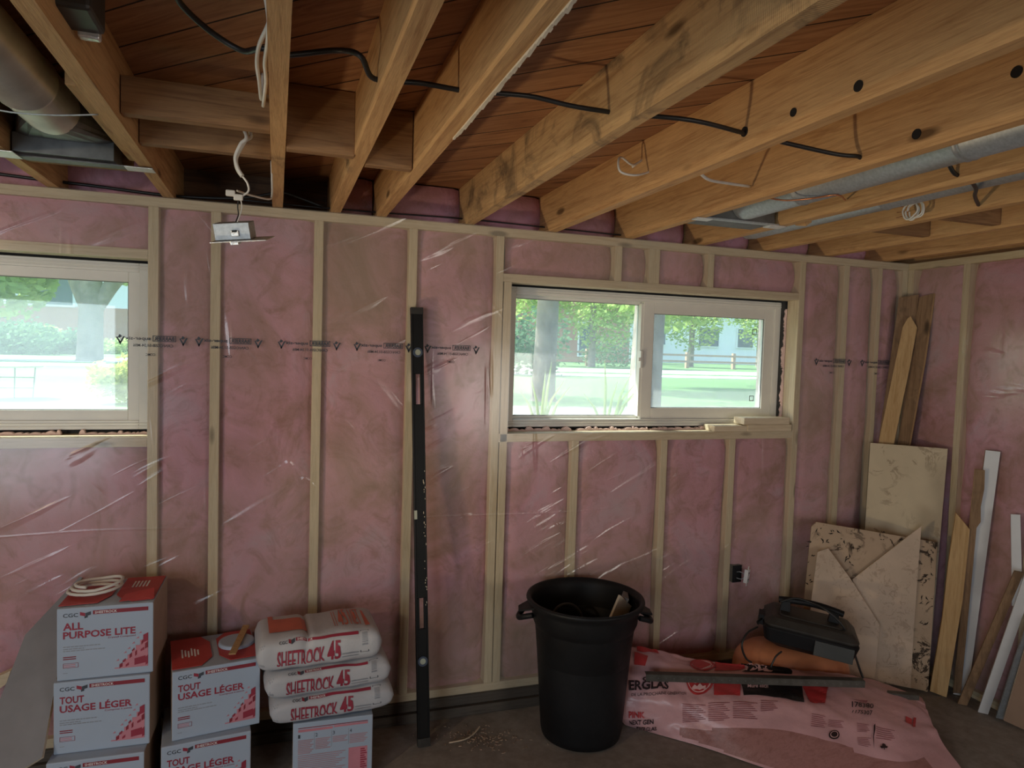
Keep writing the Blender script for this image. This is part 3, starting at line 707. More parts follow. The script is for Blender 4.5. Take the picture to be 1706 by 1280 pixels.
for k in range(n):
    k2 = (k + 1) % n; mb.f.append([2 * k, 2 * k2, 2 * k2 + 1, 2 * k + 1]); mb.m.append(0)
mb.build('transition', 'galv_dark', b1, smooth=False)
mb = MB(); mb.box(-0.60, -0.155, -0.50, -0.455, 2.2915, 2.2955); mb.build('mounting_strap', 'galv_dark', b1)
MB().box(-0.235, -0.150, -0.515, -0.455, 2.2885, 2.2915).build('foil_tape', 'tape', b1, bevel=0.001); MB().box(-0.62, -0.53, -0.56, -0.47, 2.2885, 2.2915).build('foil_tape', 'tape', b1, bevel=0.001)
def small_duct(x, z, r, yend, label, lbl2, bx, yb0, bz):
    d = empty('round_pipe_duct', (x, -2, z), label, 'duct')
    prof = [(r, -5.0)]
    for yy in (-1.62, -1.60, -0.95): prof += [(r, yy - 0.004), (r + 0.003, yy), (r, yy + 0.004)]
    prof += [(r, yend - 0.05), (r * 0.9, yend)]
    m = MB(); m.lathe(prof, (x, 0, z), 32, mt=RX); m.build('pipe', 'galv', d, smooth=True)
    if bx:
        b = empty('duct_boot', (bx[0], yb0, bz), lbl2, 'duct boot')
        MB().box(bx[0], bx[1], yb0, yb0 + 0.16, bz, bz + 0.085).build('boot_box', 'galv_dark', b, bevel=0.002)
        m = MB(); m.box(bx[0] - 0.045, bx[0] + 0.03, yb0 - 0.012, yb0 + 0.03, bz - 0.012, bz - 0.006); m.box(bx[1] - 0.03, bx[1] + 0.05, yb0 - 0.01, yb0 + 0.04, bz - 0.012, bz - 0.006); m.build('foil_tape', 'tape', b, bevel=0.001)
        MB().box(bx[0] - 0.04, bx[1] + 0.045, yb0 - 0.005, yb0 + 0.02, bz - 0.006, bz).build('mounting_strap', 'galv', b)
small_duct(2.10, 2.363, 0.060, -0.58, 'nearer thin grey round duct between joists on the right', 'dark sheet metal boot at the end of the nearer thin duct', (1.915, 2.262), -0.60, 2.302)
small_duct(2.50, 2.378, 0.056, -0.10, 'farther thin grey round duct between joists on the right', '', None, 0, 0)

# ------------------------------------------------------------------ cables
def cable(name, pts, r, mat, label, smooth=True, kinds='cable'):
    return MB().tube(pts, r, 8).build(name, mat, smooth=True, label=label, cat=kinds)
P = lambda px, py, z: at(px, py, 'z', z)
cable('black_cable', [P(288, -30, 2.44), P(300, 5, 2.43), P(350, 52, 2.41), P(405, 85, 2.38), (0.215, -1.46, 2.365), (0.262, -1.45, 2.362), P(560, 84, 2.39), P(600, 93, 2.37), (0.452, -1.445, 2.345), (0.50, -1.44, 2.345),
    (0.57, -1.435, 2.352), (0.645, -1.43, 2.352), (0.69, -1.43, 2.352), P(880, 160, 2.37), P(950, 176, 2.355), (1.05, -1.434, 2.352), (1.10, -1.434, 2.352), P(1150, 200, 2.345), (1.458, -1.45, 2.345), (1.51, -1.44, 2.345),
    P(1360, 250, 2.335), P(1400, 258, 2.330), (1.866, -1.443, 2.330), (1.92, -1.44, 2.335), (2.10, -1.43, 2.445), (2.20, -1.43, 2.40), (2.273, -1.424, 2.33), (2.33, -1.42, 2.325), (2.45, -1.36, 2.315), (2.55, -1.28, 2.313), (2.684, -1.19, 2.312)], 0.0065, 'black_cable', 'black cable threaded through the drilled joists across the ceiling')
cable('black_cable', [(-1.2, 0.06, 2.36), (-0.7, 0.06, 2.335), (-0.45, 0.055, 2.325), (-0.2, 0.06, 2.315), (0.0, 0.05, 2.32), (0.12, 0.05, 2.335), (0.24, 0.045, 2.365), (0.3, 0.05, 2.36), (0.42, 0.05, 2.325)], 0.006, 'black_cable', 'black cable running behind the joist ends above the left of the wall')
cable('black_cable', [(0.02, 0.065, 2.326), (0.25, 0.06, 2.322), (0.48, 0.06, 2.322), (0.75, 0.06, 2.325), (1.05, 0.06, 2.33), (1.5, 0.06, 2.325), (1.9, 0.06, 2.32)], 0.0035, 'black_cable', 'thin black cable running behind the joist ends above the wall middle')
cable('white_cable', [P(444, -25, 2.40), P(449, 18, 2.38), P(447, 40, 2.36), P(432, 75, 2.35), P(428, 105, 2.35), P(432, 135, 2.34), (0.205, -1.14, 2.36), (0.207, -1.1, 2.44)], 0.0045, 'white_cable', 'white cable pair hanging beside the edge-on joist, outer strand')
cable('white_cable', [P(438, -25, 2.40), P(445, 10, 2.38), P(448, 40, 2.355), P(445, 75, 2.35), P(441, 105, 2.35), P(443, 135, 2.34), (0.209, -1.12, 2.35), (0.209, -1.0, 2.42)], 0.0045, 'white_cable', 'white cable pair hanging beside the edge-on joist, inner strand')
Y = lambda px, py, y: at(px, py, 'y', y)
cable('white_cable', [(0.12, -0.80, 2.44), Y(418, 222, -0.85), Y(408, 235, -0.86), Y(396, 256, -0.86), Y(393, 268, -0.86), Y(396, 282, -0.86), Y(404, 294, -0.86)], 0.0065, 'white_cable', 'flat white cable dropping between the two left blocks toward the hanging box')
cable('white_cable', [(0.10, -0.82, 2.44), Y(410, 224, -0.87), Y(401, 240, -0.88), Y(392, 262, -0.88), Y(396, 280, -0.88), Y(403, 293, -0.88)], 0.0055, 'white_cable', 'second flat white cable dropping toward the hanging box, in front')
cable('white_cable', [Y(452, 268, -0.6), Y(453, 300, -0.6), Y(453, 325, -0.62), Y(448, 332, -0.65), Y(420, 326, -0.75), Y(395, 318, -0.85)], 0.003, 'white_cable', 'thin white wire looping down beside the edge-on joist to the connectors')
cable('white_cable', [Y(404, 294, -0.87), Y(412, 305, -0.87), Y(414, 318, -0.87), Y(405, 326, -0.87), Y(398, 330, -0.87)], 0.003, 'white_cable', 'short white wire curling into the twist connectors')
jb = empty('electrical_box', Y(395, 385, -0.87), 'square metal electrical box hanging by wires from the ceiling', 'electrical box')
o0 = ORG[jb.name]
RY = Matrix.Translation(o0) @ Matrix.Rotation(rad(-9), 4, 'Y') @ Matrix.Rotation(rad(14), 4, 'X') @ Matrix.Rotation(rad(-16), 4, 'Z')
mb = MB()
for (a, b, c, d, e, f) in ((-0.058, 0.045, -0.028, -0.026, -0.022, 0.026), (-0.058, 0.045, 0.026, 0.028, -0.022, 0.026), (-0.058, -0.056, -0.028, 0.028, -0.022, 0.026), (0.043, 0.045, -0.028, 0.028, -0.022, 0.026), (-0.058, 0.045, -0.028, 0.028, 0.024, 0.026)): mb.box(a, b, c, d, e, f, mt=RY)
mb.build('box_shell', 'galv', jb, bevel=0.0015)
mb = MB(); mb.box(-0.068, 0.095, -0.05, 0.045, -0.027, -0.024, mt=RY); mb.build('mounting_plate', 'tape', jb, bevel=0.001)
mb = MB(); mb.box(-0.008, 0.014, -0.034, -0.028, -0.012, 0.004, mt=RY); mb.box(-0.004, 0.010, -0.036, -0.033, 0.0, 0.006, mt=RY, mi=1); mb.box(-0.008, 0.016, -0.056, -0.03, -0.034, -0.026, mt=RY); mb.build('clip', ['tape', 'black_plastic'], jb, bevel=0.001)
top = RY @ Vector((0.0, 0, 0.026))
mb = MB(); mb.tube([Y(397, 332, -0.87), Y(396, 345, -0.87), Y(397, 358, -0.87), top], 0.0018, 6); mb.build('lead_wire', 'black_cable', jb, smooth=True)
mb = MB(); mb.tube([Y(401, 332, -0.87), Y(403, 345, -0.87), Y(400, 358, -0.87), top + Vector((0.005, 0, 0))], 0.0018, 6); mb.build('lead_wire', 'white_cable', jb, smooth=True)
for px, py, lb in ((384, 322, 'left twist connector on the wires above the hanging box'), (397, 329, 'right twist connector on the wires above the hanging box')):
    q = Y(px, py, -0.87); MB().box(q.x - 0.013, q.x + 0.013, q.y - 0.006, q.y + 0.006, q.z - 0.009, q.z + 0.009, mt=None).build('wire_connector', 'white_cable', bevel=0.003, label='white push-in wire ' + lb.replace('twist ', ''), cat='wire connector')
cable('white_cable', [(1.455, -0.82, 2.40), Y(1075, 262, -0.86), Y(1055, 275, -0.88), Y(1035, 262, -0.90), Y(1030, 272, -0.92), Y(1035, 287, -0.93), Y(1060, 292, -0.93), Y(1085, 285, -0.92), Y(1094, 276, -0.92)], 0.004, 'white_cable', 'white wire curled in an open loop below the fourth joist from the right edge')
cable('black_cable', [Y(1094, 276, -0.92), Y(1102, 265, -0.95), Y(1104, 250, -0.97), Y(1098, 236, -0.98)], 0.0022, 'black_cable', 'short stripped black wire end beside the open white wire loop')
cable('grey_cable', [(1.50, -1.17, 2.315), Y(1180, 299, -1.12), Y(1210, 305, -1.05), (1.864, -0.955, 2.345)], 0.005, 'white_cable', 'grey cable sagging between two joists below the swirl grained joist')
cable('white_cable', [P(1280, 330, 2.30), P(1310, 334, 2.30), P(1350, 331, 2.30), P(1395, 325, 2.30), (2.27, -0.98, 2.33)], 0.0032, 'copper', 'thin brown wire strung under the nearer thin duct')
cw = empty('cable_coil', (2.6, -1.1, 2.30), 'white cable coil with bare copper ends tied under the farther duct', 'cable coil')
mb = MB()
cc = at(1524, 350, 'x', 2.62)
for k in range(4):
    pts = [cc + Vector((0.012 * math.sin(k * 2 + t * 0.2), 0.035 * math.cos(t) + 0.006 * k, 0.032 * math.sin(t) + 0.004 * math.sin(3 * t + k))) for t in [i * 2 * PI / 14 for i in range(15)]]
    mb.tube(pts, 0.0032, 6)
mb.tube([cc + Vector((0, 0.02, 0.03)), cc + Vector((0, -0.05, 0.06)), cc + Vector((0.0, -0.12, 0.075))], 0.004, 6)
mb.build('coil', 'white_cable', cw, smooth=True)
mb = MB()
for dz in (0.0, -0.012, 0.014): mb.tube([cc + Vector((-0.0, 0.03, dz)), cc + Vector((-0.005, 0.08, dz * 1.8 + 0.004))], 0.0016, 5)
mb.build('copper_ends', 'copper', cw, smooth=True)
sb = empty('switch_box', at(130, 22, 'x', -0.13), 'dark metal box screwed to the joist in the top left corner', 'electrical box')
q = ORG[sb.name]
mb = MB(); mb.box(q.x - 0.025, q.x + 0.045, q.y - 0.10, q.y + 0.02, q.z - 0.03, q.z + 0.05); mb.build('box_shell', 'charcoal', sb, bevel=0.008)
mb = MB(); mb.box(q.x - 0.005, q.x + 0.035, q.y + 0.012, q.y + 0.034, q.z - 0.040, q.z - 0.005); mb.build('cable_clamp', 'tape', sb, bevel=0.004)

# outlet on the back wall under window 2
ou = empty('wall_outlet', (2.60, -0.01, 0.56), 'white duplex outlet pulled out of a dark wall box', 'outlet')
mb = MB(); mb.box(2.575, 2.632, -0.006, 0.05, 0.515, 0.608); mb.build('box_shell', 'black_plastic', ou, bevel=0.002)
mt = Matrix.Translation((2.648, -0.035, 0.555)) @ Matrix.Rotation(rad(6), 4, 'Y') @ Matrix.Rotation(rad(35), 4, 'Z')
mb = MB(); mb.box(-0.017, 0.017, -0.006, 0.014, -0.036, 0.036, mt=mt); mb.box(-0.009, 0.009, -0.002, 0.001, -0.054, 0.054, mt=mt)
mb.build('receptacle', 'whiteink', ou, bevel=0.002)
mb = MB()
for zz in (-0.018, 0.018):
    for xx in (-0.006, 0.006): mb.box(xx - 0.0015, xx + 0.0015, -0.0075, -0.006, zz - 0.005, zz + 0.005, mt=mt)
    mb.box(-0.002, 0.002, -0.0075, -0.006, zz - 0.012, zz - 0.008, mt=mt)
mb.build('socket_slots', 'ink', ou)
mb = MB(); mb.tube([(2.60, 0.0, 0.57), (2.605, -0.03, 0.58), (2.635, -0.03, 0.562)], 0.0025, 6); mb.tube([(2.60, 0.0, 0.54), (2.612, -0.028, 0.54), (2.635, -0.03, 0.55)], 0.0025, 6); mb.build('wires', 'galv', ou, smooth=True)

# ------------------------------------------------------------------ joint compound cartons
CW, CD, CH = 0.305, 0.300, 0.258
def print_front(pm, mp, lines, small):
    # material slots: 0 ink 1 red 2 darkred 3 pinkprint 4 whiteink 5 grey
    w, hh = CW, CH
    put_text(pm, 'CGC', (0.020, 0.066, 0.226, 0.240), mp, 0, 0.012)
    put_poly(pm, [(0.072, 0.243), (0.088, 0.238), (0.088, 0.226), (0.072, 0.231)], mp, 1)
    put_poly(pm, [(0.089, 0.226), (0.106, 0.231), (0.106, 0.243), (0.089, 0.238)], mp, 0, 0.0007)
    put_poly(pm, [(0.086, 0.219), (0.096, 0.222), (0.096, 0.229), (0.086, 0.226)], mp, 0, 0.0009)
    put_rect(pm, (0.112, 0.288, 0.231, 0.245), mp, 2)
    put_text(pm, 'SHEETROCK', (0.118, 0.188, 0.2335, 0.2425), mp, 4, 0.012, 0.001)
    put_text(pm, lines[0], (0.020, 0.020 + lines[2], 0.180, 0.206), mp, 1, 0.026)
    put_text(pm, lines[1], (0.020, 0.247, 0.149, 0.181 if 'É' in lines[1] else 0.175), mp, 1, 0.026)
    put_text(pm, small, (0.160, 0.247, 0.138, 0.146), mp, 1, 0.0)
    rr = random.Random(3)
    for z, x1 in ((0.119, 0.135), (0.111, 0.085), (0.104, 0.150)):
        x = 0.020
        while x < x1:
            d = rr.uniform(0.006, 0.016); put_rect(pm, (x, min(x1, x + d), z, z + 0.003), mp, 5); x += d + 0.002
    for z in (0.082, 0.075): put_rect(pm, (0.020, 0.060, z, z + 0.0035), mp, 2)
    put_frame(pm, (0.020, 0.067, 0.045, 0.062), 0.0012, mp, 1)
    for z in (0.055, 0.049): put_rect(pm, (0.023, 0.058, z, z + 0.0025), mp, 3)
    put_rect(pm, (0.020, 0.034, 0.026, 0.028), mp, 5)
    # stepped pile of blocks in the lower right
    st = [(0.180, 0.030), (0.196, 0.044), (0.210, 0.058), (0.222, 0.074), (0.236, 0.090), (0.248, 0.106), (0.262, 0.124), (0.276, 0.142)]
    for k, (x, z) in enumerate(st):
        put_rect(pm, (x, 0.288, 0.026 + (0 if k == 0 else st[k - 1][1] - 0.026), z), mp, 3, 0.0005 + 0.00003 * k)
    for (a, b, c, d, m_) in ((0.244, 0.280, 0.034, 0.058, 1), (0.196, 0.206, 0.027, 0.040, 2), (0.216, 0.226, 0.030, 0.038, 1), (0.246, 0.252, 0.066, 0.082, 2), (0.264, 0.276, 0.082, 0.090, 1), (0.272, 0.288, 0.114, 0.142, 1), (0.228, 0.236, 0.060, 0.074, 2), (0.278, 0.288, 0.090, 0.110, 2), (0.206, 0.216, 0.046, 0.054, 1), (0.236, 0.244, 0.084, 0.090, 2), (0.266, 0.272, 0.106, 0.118, 2), (0.280, 0.288, 0.03, 0.06, 1)):
        put_poly(pm, [(a, c), (b, c + 0.006), (b, d + 0.008), (a, d)], mp, m_, 0.0012)
    for (x, z) in ((0.190, 0.054), (0.214, 0.080), (0.226, 0.094), (0.240, 0.112), (0.254, 0.130), (0.262, 0.148)):
        put_poly(pm, [(x - 0.005, z), (x + 0.005, z + 0.001), (x + 0.003, z + 0.008)], mp, 3, 0.0006)
PM = ['ink', 'red', 'darkred', 'pinkprint', 'whiteink', 'greyink']
def carton(loc, yaw, label, lines=('TOUT', 'USAGE LÉGER', 0.075), small='Composé à joints', dust=False, top=None, side='shaded', w=CW):
    c = empty('joint_compound_box', loc, label, 'box', 'joint compound boxes')
    mt = Matrix.Translation(loc) @ Matrix.Rotation(rad(yaw), 4, 'Z')
    b = MB(); b.box(0, w, 0, CD, 0, CH, mt=mt)
    b.m = [1 if k in (3, 5) else 0 for k in range(6)]
    b.build('carton', ['carton', 'carton_side'], c, bevel=0.004)
    mp = lambda u, v, e: mt @ Vector((u, -e - 0.0004, v))
    p = MB()
    if lines: print_front(p, mp, lines, small); p.build('front_print', PM, c)
    if top:
        mq = lambda u, v, e: mt @ Vector((u, v, CH + 0.0006 + e))
        t = MB(); top(t, mq); t.build('top_flap', ['red_top', 'carton', 'whiteink'], c)
    return c, mt
def top1(t, mq):
    for poly, mi, e in (([(0.0, 0.02), (0.0, 0.29), (0.13, 0.29), (0.15, 0.26), (0.15, 0.10), (0.12, 0.03)], 0, 0.002), ([(0.165, 0.29), (0.30, 0.29), (0.30, 0.03), (0.23, 0.02), (0.19, 0.06), (0.165, 0.10)], 0, 0.002)): 
        t.slab([mq(x, y, e) for x, y in poly], Vector((0, 0, 0.002)), mi)
    for k in range(5): put_rect(t, (0.20 + k * 0.012, 0.206 + k * 0.012, 0.17, 0.24), mq, 2, 0.0048)
    t.slab([mq(0.19, 0.02, 0.004), mq(0.30, 0.04, 0.004), mq(0.29, 0.10, 0.02), mq(0.20, 0.07, 0.012)], Vector((0, 0, 0.002)), 0)
def top2(t, mq):
    t.slab([mq(x, y, 0.002) for x, y in ((0.0, 0.015), (0.0, 0.285), (0.11, 0.285), (0.14, 0.22), (0.14, 0.08), (0.10, 0.015))], Vector((0, 0, 0.002)), 0)
    t.slab([mq(x, y, 0.002) for x, y in ((0.30, 0.02), (0.30, 0.29), (0.20, 0.29), (0.165, 0.24), (0.165, 0.08), (0.20, 0.02))], Vector((0, 0, 0.002)), 0)
    for k in range(6): put_rect(t, (0.035 + k * 0.011, 0.041 + k * 0.011, 0.10 + 0.01 * (k % 2), 0.18 - 0.01 * (k % 3)), mq, 2, 0.0048)
carton((-0.487, -0.415, 0.0), -1.5, 'white and red joint compound box, bottom of the tall left stack')
carton((-0.478, -0.366, 0.2590), -1.5, 'white and red TOUT USAGE box in the middle of the tall left stack')
b1c, mt1 = carton((-0.470, -0.357, 0.5180), -0.6, 'ALL PURPOSE LITE box on top of the tall left stack', ('ALL', 'PURPOSE LITE', 0.062), 'Drywall Compound', top=top1)
carton((-0.131, -0.412, 0.0), 6.5, 'TOUT USAGE box on the floor, lower of the middle pair')
c1, mt2 = carton((-0.100, -0.382, 0.2590), 9.0, 'TOUT USAGE box, upper of the middle pair, with lid and stick on top', top=top2)
d, mtd = carton((0.323, -0.372, 0.0), -1.5, 'box with numbered instructions, under the three powder bags', lines=None)
p = MB(); mp = lambda u, v, e: mtd @ Vector((u, -e - 0.0004, v))
put_rect(p, (0.02, 0.285, 0.236, 0.239), mp, 2); put_rect(p, (0.02, 0.15, 0.222, 0.232), mp, 3); put_rect(p, (0.155, 0.285, 0.226, 0.234), mp, 3)
for k, (x0, x1) in enumerate(((0.02, 0.078), (0.085, 0.142), (0.15, 0.207), (0.215, 0.285))):
    put_text(p, '1234'[k], (x0, x0 + 0.008, 0.198, 0.212), mp, 0, 0.0)
    if k: put_rect(p, (x0 - 0.005, x0 - 0.0035, 0.15, 0.215), mp, 5)
    for j in range((9, 7, 4, 6)[k]): put_rect(p, (x0, x1 - 0.006 * ((j * 7) % 3), 0.186 - j * 0.0065, 0.190 - j * 0.0065), mp, 6)
for j in range(16): put_rect(p, (0.02, 0.20 - 0.012 * ((j * 5) % 4), 0.125 - j * 0.0075, 0.1285 - j * 0.0075), mp, 6)
put_rect(p, (0.212, 0.285, 0.02, 0.135), mp, 3)
for j in range(12): put_rect(p, (0.258, 0.275 + 0.004 * (j % 3), 0.122 - j * 0.009, 0.127 - j * 0.009), mp, 1, 0.0009)
p.build('instruction_print', PM + ['mauveink'], d)
# hand hole of the instruction box side
# things lying on the cartons
zt = 0.5180 + CH + 0.006
cc = Vector((-0.385, -0.225, zt)); mb = MB()
pts = []
for k in range(46):
    t = k / 45 * 2 * PI * 2.6; r_ = 0.085 - 0.012 * k / 45
    pts.append(cc + Vector((0.020 * k / 45 + 1.05 * r_ * math.cos(t + 0.5), 0.80 * r_ * math.sin(t + 0.5), 0.008 + 0.012 * (t / (2 * PI)) + 0.02 * max(0, math.cos(t + 0.5)) * (k / 45))))
mb.tube(pts, 0.0058, 8, smooth=False); mb.build('coiled_cable', 'white_cable', smooth=True, label='white electrical cable coiled on top of the ALL PURPOSE LITE box', cat='cable')
zt = 0.2590 + CH + 0.005
q = mt2 @ Vector((0.235, 0.165, CH + 0.005))
lid = MB(); lid.lathe([(0, 0.014), (0.060, 0.014), (0.066, 0.012), (0.068, 0.0), (0.0, 0.0)], q, 36); lid.lathe([(0, 0.016), (0.008, 0.016), (0.008, 0.014)], q, 12)
lid.build('plastic_lid', 'carton', smooth=False, bevel=0.001, label='round white lid lying on the middle box', cat='lid')
a = mt2 @ Vector((0.205, 0.02, CH + 0.0245)); b = mt2 @ Vector((0.285, 0.285, CH + 0.0245))
MB().bar(a, b, 0.026, 0.004).build('stir_stick', 'lumber', bevel=0.001, label='flat wooden stir stick lying across the round lid', cat='stir stick')

# ------------------------------------------------------------------ powder bags
def sp(v, e): return math.copysign(abs(v) ** e, v)
def powder_bag(cx, cyy, z0, L, D, Hh, yaw, label, seed, droop=0.0, creased=False):
    g = empty('powder_bag', (cx, cyy, z0), label, 'bag', 'stacked powder bags')
    mt = Matrix.Translation((cx, cyy, z0)) @ Matrix.Rotation(rad(yaw), 4, 'Z')
    def surf(s, t, e=0.0):
        x = (s - 0.5) * L
        ed = 1 - abs(2 * s - 1) ** 12; ee = max(0.0, ed) ** 0.5
        hh = Hh * (0.22 + 0.78 * ee); dd = D * (0.86 + 0.14 * ee)
        c, s_ = math.cos(t), math.sin(t)
        yv = dd / 2 * sp(c, 0.42); zv = hh / 2 * sp(s_, 0.55)
        nz = noise.noise(Vector((s * 5 + seed * 9, t * 0.9, seed)))
        zv += 0.007 * nz * (1 if s_ > 0 else 0.2); yv += 0.006 * noise.noise(Vector((s * 7 + seed, t * 1.2, 4)))
        if creased:
            k = math.exp(-((s - 0.38 - 0.02 * s_) / 0.022) ** 2) * (0.5 + 0.5 * s_); zv -= 0.014 * k; yv += (0.012 * k if c < 0 else 0)
        zz = Hh / 2 + zv - droop * (2 * s - 1) ** 2 * (1 if True else 0)
        n_ = Vector((0, sp(c, 1.4), sp(s_, 1.4))); n_ = n_.normalized()
        return mt @ (Vector((x, yv, max(zz, -droop))) + n_ * e)
    m = MB(); ns, nt_ = 40, 40
    for i in range(ns + 1):
        for k in range(nt_): m.v.append(surf(i / ns, 2 * PI * k / nt_))
    for i in range(ns):
        for k in range(nt_):
            k2 = (k + 1) % nt_; m.f.append([i * nt_ + k, i * nt_ + k2, (i + 1) * nt_ + k2, (i + 1) * nt_ + k]); m.m.append(0)
    m.f.append(list(range(nt_))); m.m.append(0); m.f.append([ns * nt_ + k for k in range(nt_)][::-1]); m.m.append(0)
    m.build('paper_sack', 'paper', g, smooth=True)
    # print wraps the front: u 0..1 along the bag, v 0..1 up the front face
    mp = lambda u, v, e: surf(u, PI + 0.95 - 2.05 * v, e + 0.0016)
    p = MB()
    def T(body, r, mi, bold): put_text(p, body, r, mp, mi, bold, 0.0008)
    T('CGC', (0.17, 0.235, 0.70, 0.80), 0, 0.012)
    put_poly(p, [(0.243, 0.84), (0.262, 0.80), (0.262, 0.68), (0.243, 0.72)], mp, 2, 0.0006); put_poly(p, [(0.264, 0.66), (0.290, 0.72), (0.290, 0.84), (0.264, 0.79)], mp, 0, 0.0008)
    put_rect(p, (0.30, 0.80, 0.74, 0.84), mp, 1, 0.0006, 16); T('SHEETROCK', (0.31, 0.43, 0.755, 0.825), 4, 0.012)
    T('SHEETROCK', (0.155, 0.525, 0.30, 0.52), 1, 0.022); T('45', (0.545, 0.655, 0.30, 0.62), 1, 0.035)
    for v in (0.40, 0.33): put_rect(p, (0.665, 0.80, v, v + 0.025), mp, 3, 0.0006, 5)
    put_frame(p, (0.815, 0.885, 0.40, 0.86), 0.006, mp, 0, 0.0006); 
    for k in range(8): put_rect(p, (0.828, 0.872, 0.47 + k * 0.042, 0.49 + k * 0.042), mp, 5, 0.0006)
    for k in range(5): put_rect(p, (0.025 + 0.008 * k, 0.029 + 0.008 * k, 0.30, 0.75 - 0.08 * (k % 2)), mp, 3, 0.0006)
    if creased:
        mq = lambda u, v, e: surf(u, PI / 2 + 0.95 * (1 - 2 * v) + 0.1, e + 0.0018)
        # orange-red print on the upper face
        for (a, b, c, d) in ((0.10, 0.40, 0.44, 0.60), (0.10, 0.14, 0.60, 0.78), (0.0, 0.0, 0, 0)):
            if b: put_rect(p, (a, b, c, d), mq, 6, 0.0006, 8)
        put_text(p, '45', (0.66, 0.74, 0.42, 0.72), mq, 6, 0.02, 0.0008); put_text(p, 'NET', (0.76, 0.85, 0.42, 0.72), mq, 6, 0.02, 0.0008)
        for k in range(2): put_rect(p, (0.62 + 0.02 * k, 0.625 + 0.02 * k, 0.42, 0.66), mq, 6, 0.0006)
        put_poly(p, [(0.87, 0.35), (0.91, 0.38), (0.89, 0.62), (0.875, 0.66)], mq, 6, 0.0006)
    p.build('bag_print', ['ink', 'red', 'darkred', 'greyink', 'whiteink', 'greyink', 'orangeprint'], g)
    return g
M['orangeprint'] = plain('orange_red_print', (0.55, 0.13, 0.07), 0.55)
powder_bag(0.468, -0.245, 0.262, 0.475, 0.29, 0.112, 3.5, 'lowest of the three white powder bags, resting on the instruction box', 2)
powder_bag(0.448, -0.255, 0.372, 0.480, 0.29, 0.112, 5.0, 'middle of the three white powder bags', 1)
powder_bag(0.415, -0.270, 0.482, 0.470, 0.28, 0.135, 3.5, 'creased topmost of the three white powder bags', 3, creased=True)

# ------------------------------------------------------------------ drywall offcut at left
pt = at(42, 1058, 'y', -0.12); p2 = at(133, 961, 'y', -0.02); p3 = at(62, 1262, 'y', -0.42)
nn = (p2 - pt).cross(p3 - pt).normalized()
if nn.dot(CAM - pt) < 0: nn = -nn
poly = [onpl(a, b, pt, nn) for a, b in ((42, 1058), (133, 961), (137, 962), (100, 1030), (96, 1120), (70, 1262), (-40, 1330), (-45, 1240), (0, 1165), (18, 1120))]
MB().slab(poly, -nn * 0.0127, 0, 1).build('drywall_offcut', ['drywall', 'gypsum'], label='angled grey drywall offcut leaning left of the tall box stack', cat='drywall sheet')
pt2 = at(0, 1130, 'y', -0.10)
poly = [at(a, b, 'y', -0.10) for a, b in ((-30, 1140), (18, 1118), (10, 1140), (-30, 1170))]
MB().slab(poly, (0, 0.035, 0)).build('wood_offcut', 'stud_x', label='pale wood end poking out behind the angled drywall offcut', cat='wood block')

# ------------------------------------------------------------------ spirit level
lv = empty('spirit_level', (0.868, -0.225, 0.0), 'long black box level leaning upright against the wall studs', 'spirit level')
A = Vector((0.8685, -0.225, 0.006)); B = Vector((0.827, -0.034, 1.903)); ax = (B - A).normalized(); Lv = (B - A).length
sdv = Vector((1, 0, 0)); sdv = (sdv - ax * sdv.dot(ax)).normalized(); nv = ax.cross(sdv).normalized()
if nv.y > 0: nv = -nv
def lp(u, v, w): return A + sdv * u + ax * v + nv * w
mb = MB(); hw, ht = 0.0265, 0.0125
holes_l = [(0.31 * Lv, 'slot'), (0.745 * Lv, 'slot')]
segs = [0.03, 0.285 * Lv, 0.345 * Lv, 0.705 * Lv, 0.775 * Lv, Lv - 0.03]
def lbox(u0, u1, v0, v1, w0, w1, mi=0, m=None):
    m = m or mb
    vs = [lp(u, v, w) for w in (w0, w1) for (u, v) in ((u0, v0), (u1, v0), (u1, v1), (u0, v1))]
    m.add(vs, [(0, 3, 2, 1), (4, 5, 6, 7), (0, 1, 5, 4), (1, 2, 6, 5), (2, 3, 7, 6), (3, 0, 4, 7)], mi)
s1, s2 = (0.262 * Lv, 0.332 * Lv), (0.775 * Lv, 0.845 * Lv)
# web with two open hand slots plus both flanges
last = 0.02
for a, b in (s1, s2):
    lbox(-hw, hw, last, a, -ht * 0.7, ht * 0.7); lbox(-hw, -0.010, a, b, -ht * 0.7, ht * 0.7); lbox(0.010, hw, a, b, -ht * 0.7, ht * 0.7); last = b
lbox(-hw, hw, last, Lv - 0.02, -ht * 0.7, ht * 0.7)
lbox(-hw, -hw + 0.006, 0.02, Lv - 0.02, -ht, ht); lbox(hw - 0.006, hw, 0.02, Lv - 0.02, -ht, ht)
mb.build('body', 'black_level', lv, bevel=0.0015)
for v0, v1 in ((0.0, 0.035), (Lv - 0.03, Lv)):
    m = MB(); lbox(-hw - 0.001, hw + 0.001, v0, v1, -ht - 0.001, ht + 0.001, 0, m); lbox(-0.014, 0.014, v0 + 0.008, v1 - 0.008, ht, ht + 0.002, 0, m); m.build('end_cap', 'charcoal', lv, bevel=0.003)
for v in (0.190 * Lv, 0.895 * Lv):
    rot = Matrix(((sdv.x, ax.x, nv.x, 0), (sdv.y, ax.y, nv.y, 0), (sdv.z, ax.z, nv.z, 0), (0, 0, 0, 1)))
    m = MB(); m.lathe([(0.013, 0.0), (0.021, 0.0), (0.022, 0.003), (0.021, 0.005), (0.013, 0.005)], lp(0, v, ht * 0.7), 28, mt=rot); k = m.build('vial', 'vialring', lv, smooth=False)
    m = MB(); m.lathe([(0.0, 0.003), (0.0135, 0.003), (0.0135, 0.0)], lp(0, v, ht * 0.7), 24, mt=rot); m.build('vial_glass', 'vial', k)
